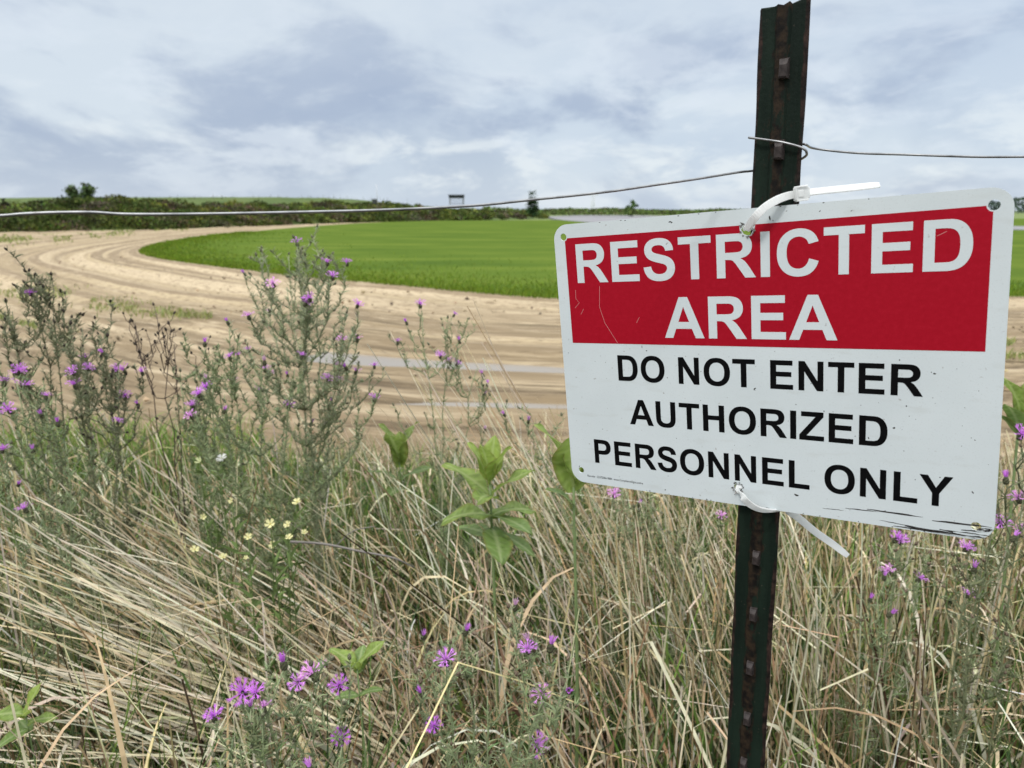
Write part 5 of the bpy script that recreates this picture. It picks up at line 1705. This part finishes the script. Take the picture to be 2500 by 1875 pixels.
def petal_flower(col, center, r, seed, cup=.35):
    rs = np.random.default_rng(seed)
    mb = MB()
    col = np.array(col)
    for k in range(5):
        a = 2 * math.pi * k / 5 + rs.normal(0, .08)
        V = [(0, 0, 0)]
        for q, w in ((.35, .22), (.7, .36), (1.0, .34)):
            for s in (-1, 0, 1):
                rr = r * q * (1.0 if s else (.93 if q == 1 else 1.0)); aa = a + s * w / max(q, .4) * .95
                V.append((rr * math.cos(aa), rr * math.sin(aa), r * cup * q ** 1.5 + (.06 * r if s else 0)))
        q_ = [(1, 2, 5, 4), (2, 3, 6, 5), (4, 5, 8, 7), (5, 6, 9, 8)]
        mb.add(V, q_, [(0, 2, 1), (0, 3, 2)], np.clip(col * (1 + rs.normal(0, .05)), 0, .95))
    n = 8
    ring = [(r * .16 * math.cos(2 * math.pi * i / n), r * .16 * math.sin(2 * math.pi * i / n), r * .12) for i in range(n)]
    mb.add(ring + [(0, 0, r * .24)], None, [(i, (i + 1) % n, n) for i in range(n)], center)
    return mb.build('flower', M_PETAL, data_only=True)


YEL = [petal_flower((.74, .70, .36), (.5, .4, .08), .0105, i, .3 + .2 * i) for i in range(2)]
WHT = petal_flower((.82, .82, .80), (.55, .6, .3), .0125, 7, .25)
WBUD = petal_flower((.70, .74, .42), (.4, .45, .15), .0085, 9, 1.1)


def flower_plant(name, label, base, d, targets, group=None, hue=(.11, .16, .05), seed=0, spread_=.25):
    rs = np.random.default_rng(seed)
    org = np.array([base[0], base[1], 0.0])
    t = empty(name, org, label, 'wildflower', group)
    st, lv = MB(), MB()
    for (u, v, me, s) in targets:
        p = at(u, v, d + rs.normal(0, .05))
        P = smooth_path([org + np.append(rs.normal(0, .03, 2), 0), org + (p - org) * np.array([.4, .4, .55]) + np.append(rs.normal(0, .015, 2), 0), p], 6)
        tube(st, P, np.linspace(.0018, .0009, len(P)), 5, np.array(hue) * rs.uniform(.8, 1.2))
        o = link('flower', me, t); o.location = p - org; o.rotation_mode = 'QUATERNION'
        s *= .78; o.rotation_quaternion = axis_quat(np.array([0, -.55, .8]) + rs.normal(0, .3, 3), rs.uniform(0, 6)); o.scale = (s, s, s)
        m = 26
        k = rs.uniform(.3, .97, m); b_ = np.stack([np.interp(k, np.linspace(0, 1, len(P)), P[:, c]) for c in range(3)], 1)
        ribbons(lv, b_, rs.uniform(0, 6.283, m), rs.uniform(.5, 1.3, m), rs.uniform(0, .8, m), rs.uniform(.015, .04, m), rs.uniform(.004, .008, m), np.clip(np.array(hue) * rs.uniform(.8, 1.4, (m, 1)), .01, .9), 4, 1.0)
    st.build('stem', M_STEM, t, offset=org)
    lv.build('leaves', M_WEED, t, smooth=False, offset=org)
    return t


flower_plant('cinquefoil', 'low plant dotted with pale yellow flowers between the straw stalks', gxy(640, 1600, 1.35), 1.33,
             [(725, 1226, YEL[0], 1.1), (660, 1280, YEL[1], 1.15), (702, 1281, YEL[0], .9), (743, 1300, YEL[0], .85), (666, 1330, YEL[1], .9), (475, 1342, YEL[0], 1.05), (545, 1361, YEL[1], 1.0), (606, 1312, YEL[1], .9), (706, 1312, YEL[0], .9), (565, 1222, YEL[0], .75), (496, 1262, YEL[1], .75), (600, 1362, YEL[0], .6)], seed=1)
flower_plant('campion', 'slender plant with one white flower and one pale bud among the grass', gxy(530, 1400, 1.5), 1.48,
             [(541, 1119, WHT, 1.25), (535, 1126, WHT, .9), (489, 1128, WBUD, 1.2)], seed=2)

# a bare grey twig lying across the stalks
_mb = MB()
_tw = smooth_path([at(700, 1322, 1.35), at(790, 1328, 1.33), at(880, 1346, 1.31), at(960, 1362, 1.3), at(1010, 1385, 1.32)], 6)
tube(_mb, _tw, np.linspace(.0026, .0014, len(_tw)), 6, (.17, .155, .14))
tube(_mb, smooth_path([_tw[8], _tw[8] + np.array([.03, .01, .025]), _tw[8] + np.array([.07, .02, .03])], 4), .0010, 5, (.17, .155, .14))
tag(_mb.build('twig', M_STEM, offset=_tw[0], loc=_tw[0]), 'bare grey twig lying across the dry stalks', 'twig')
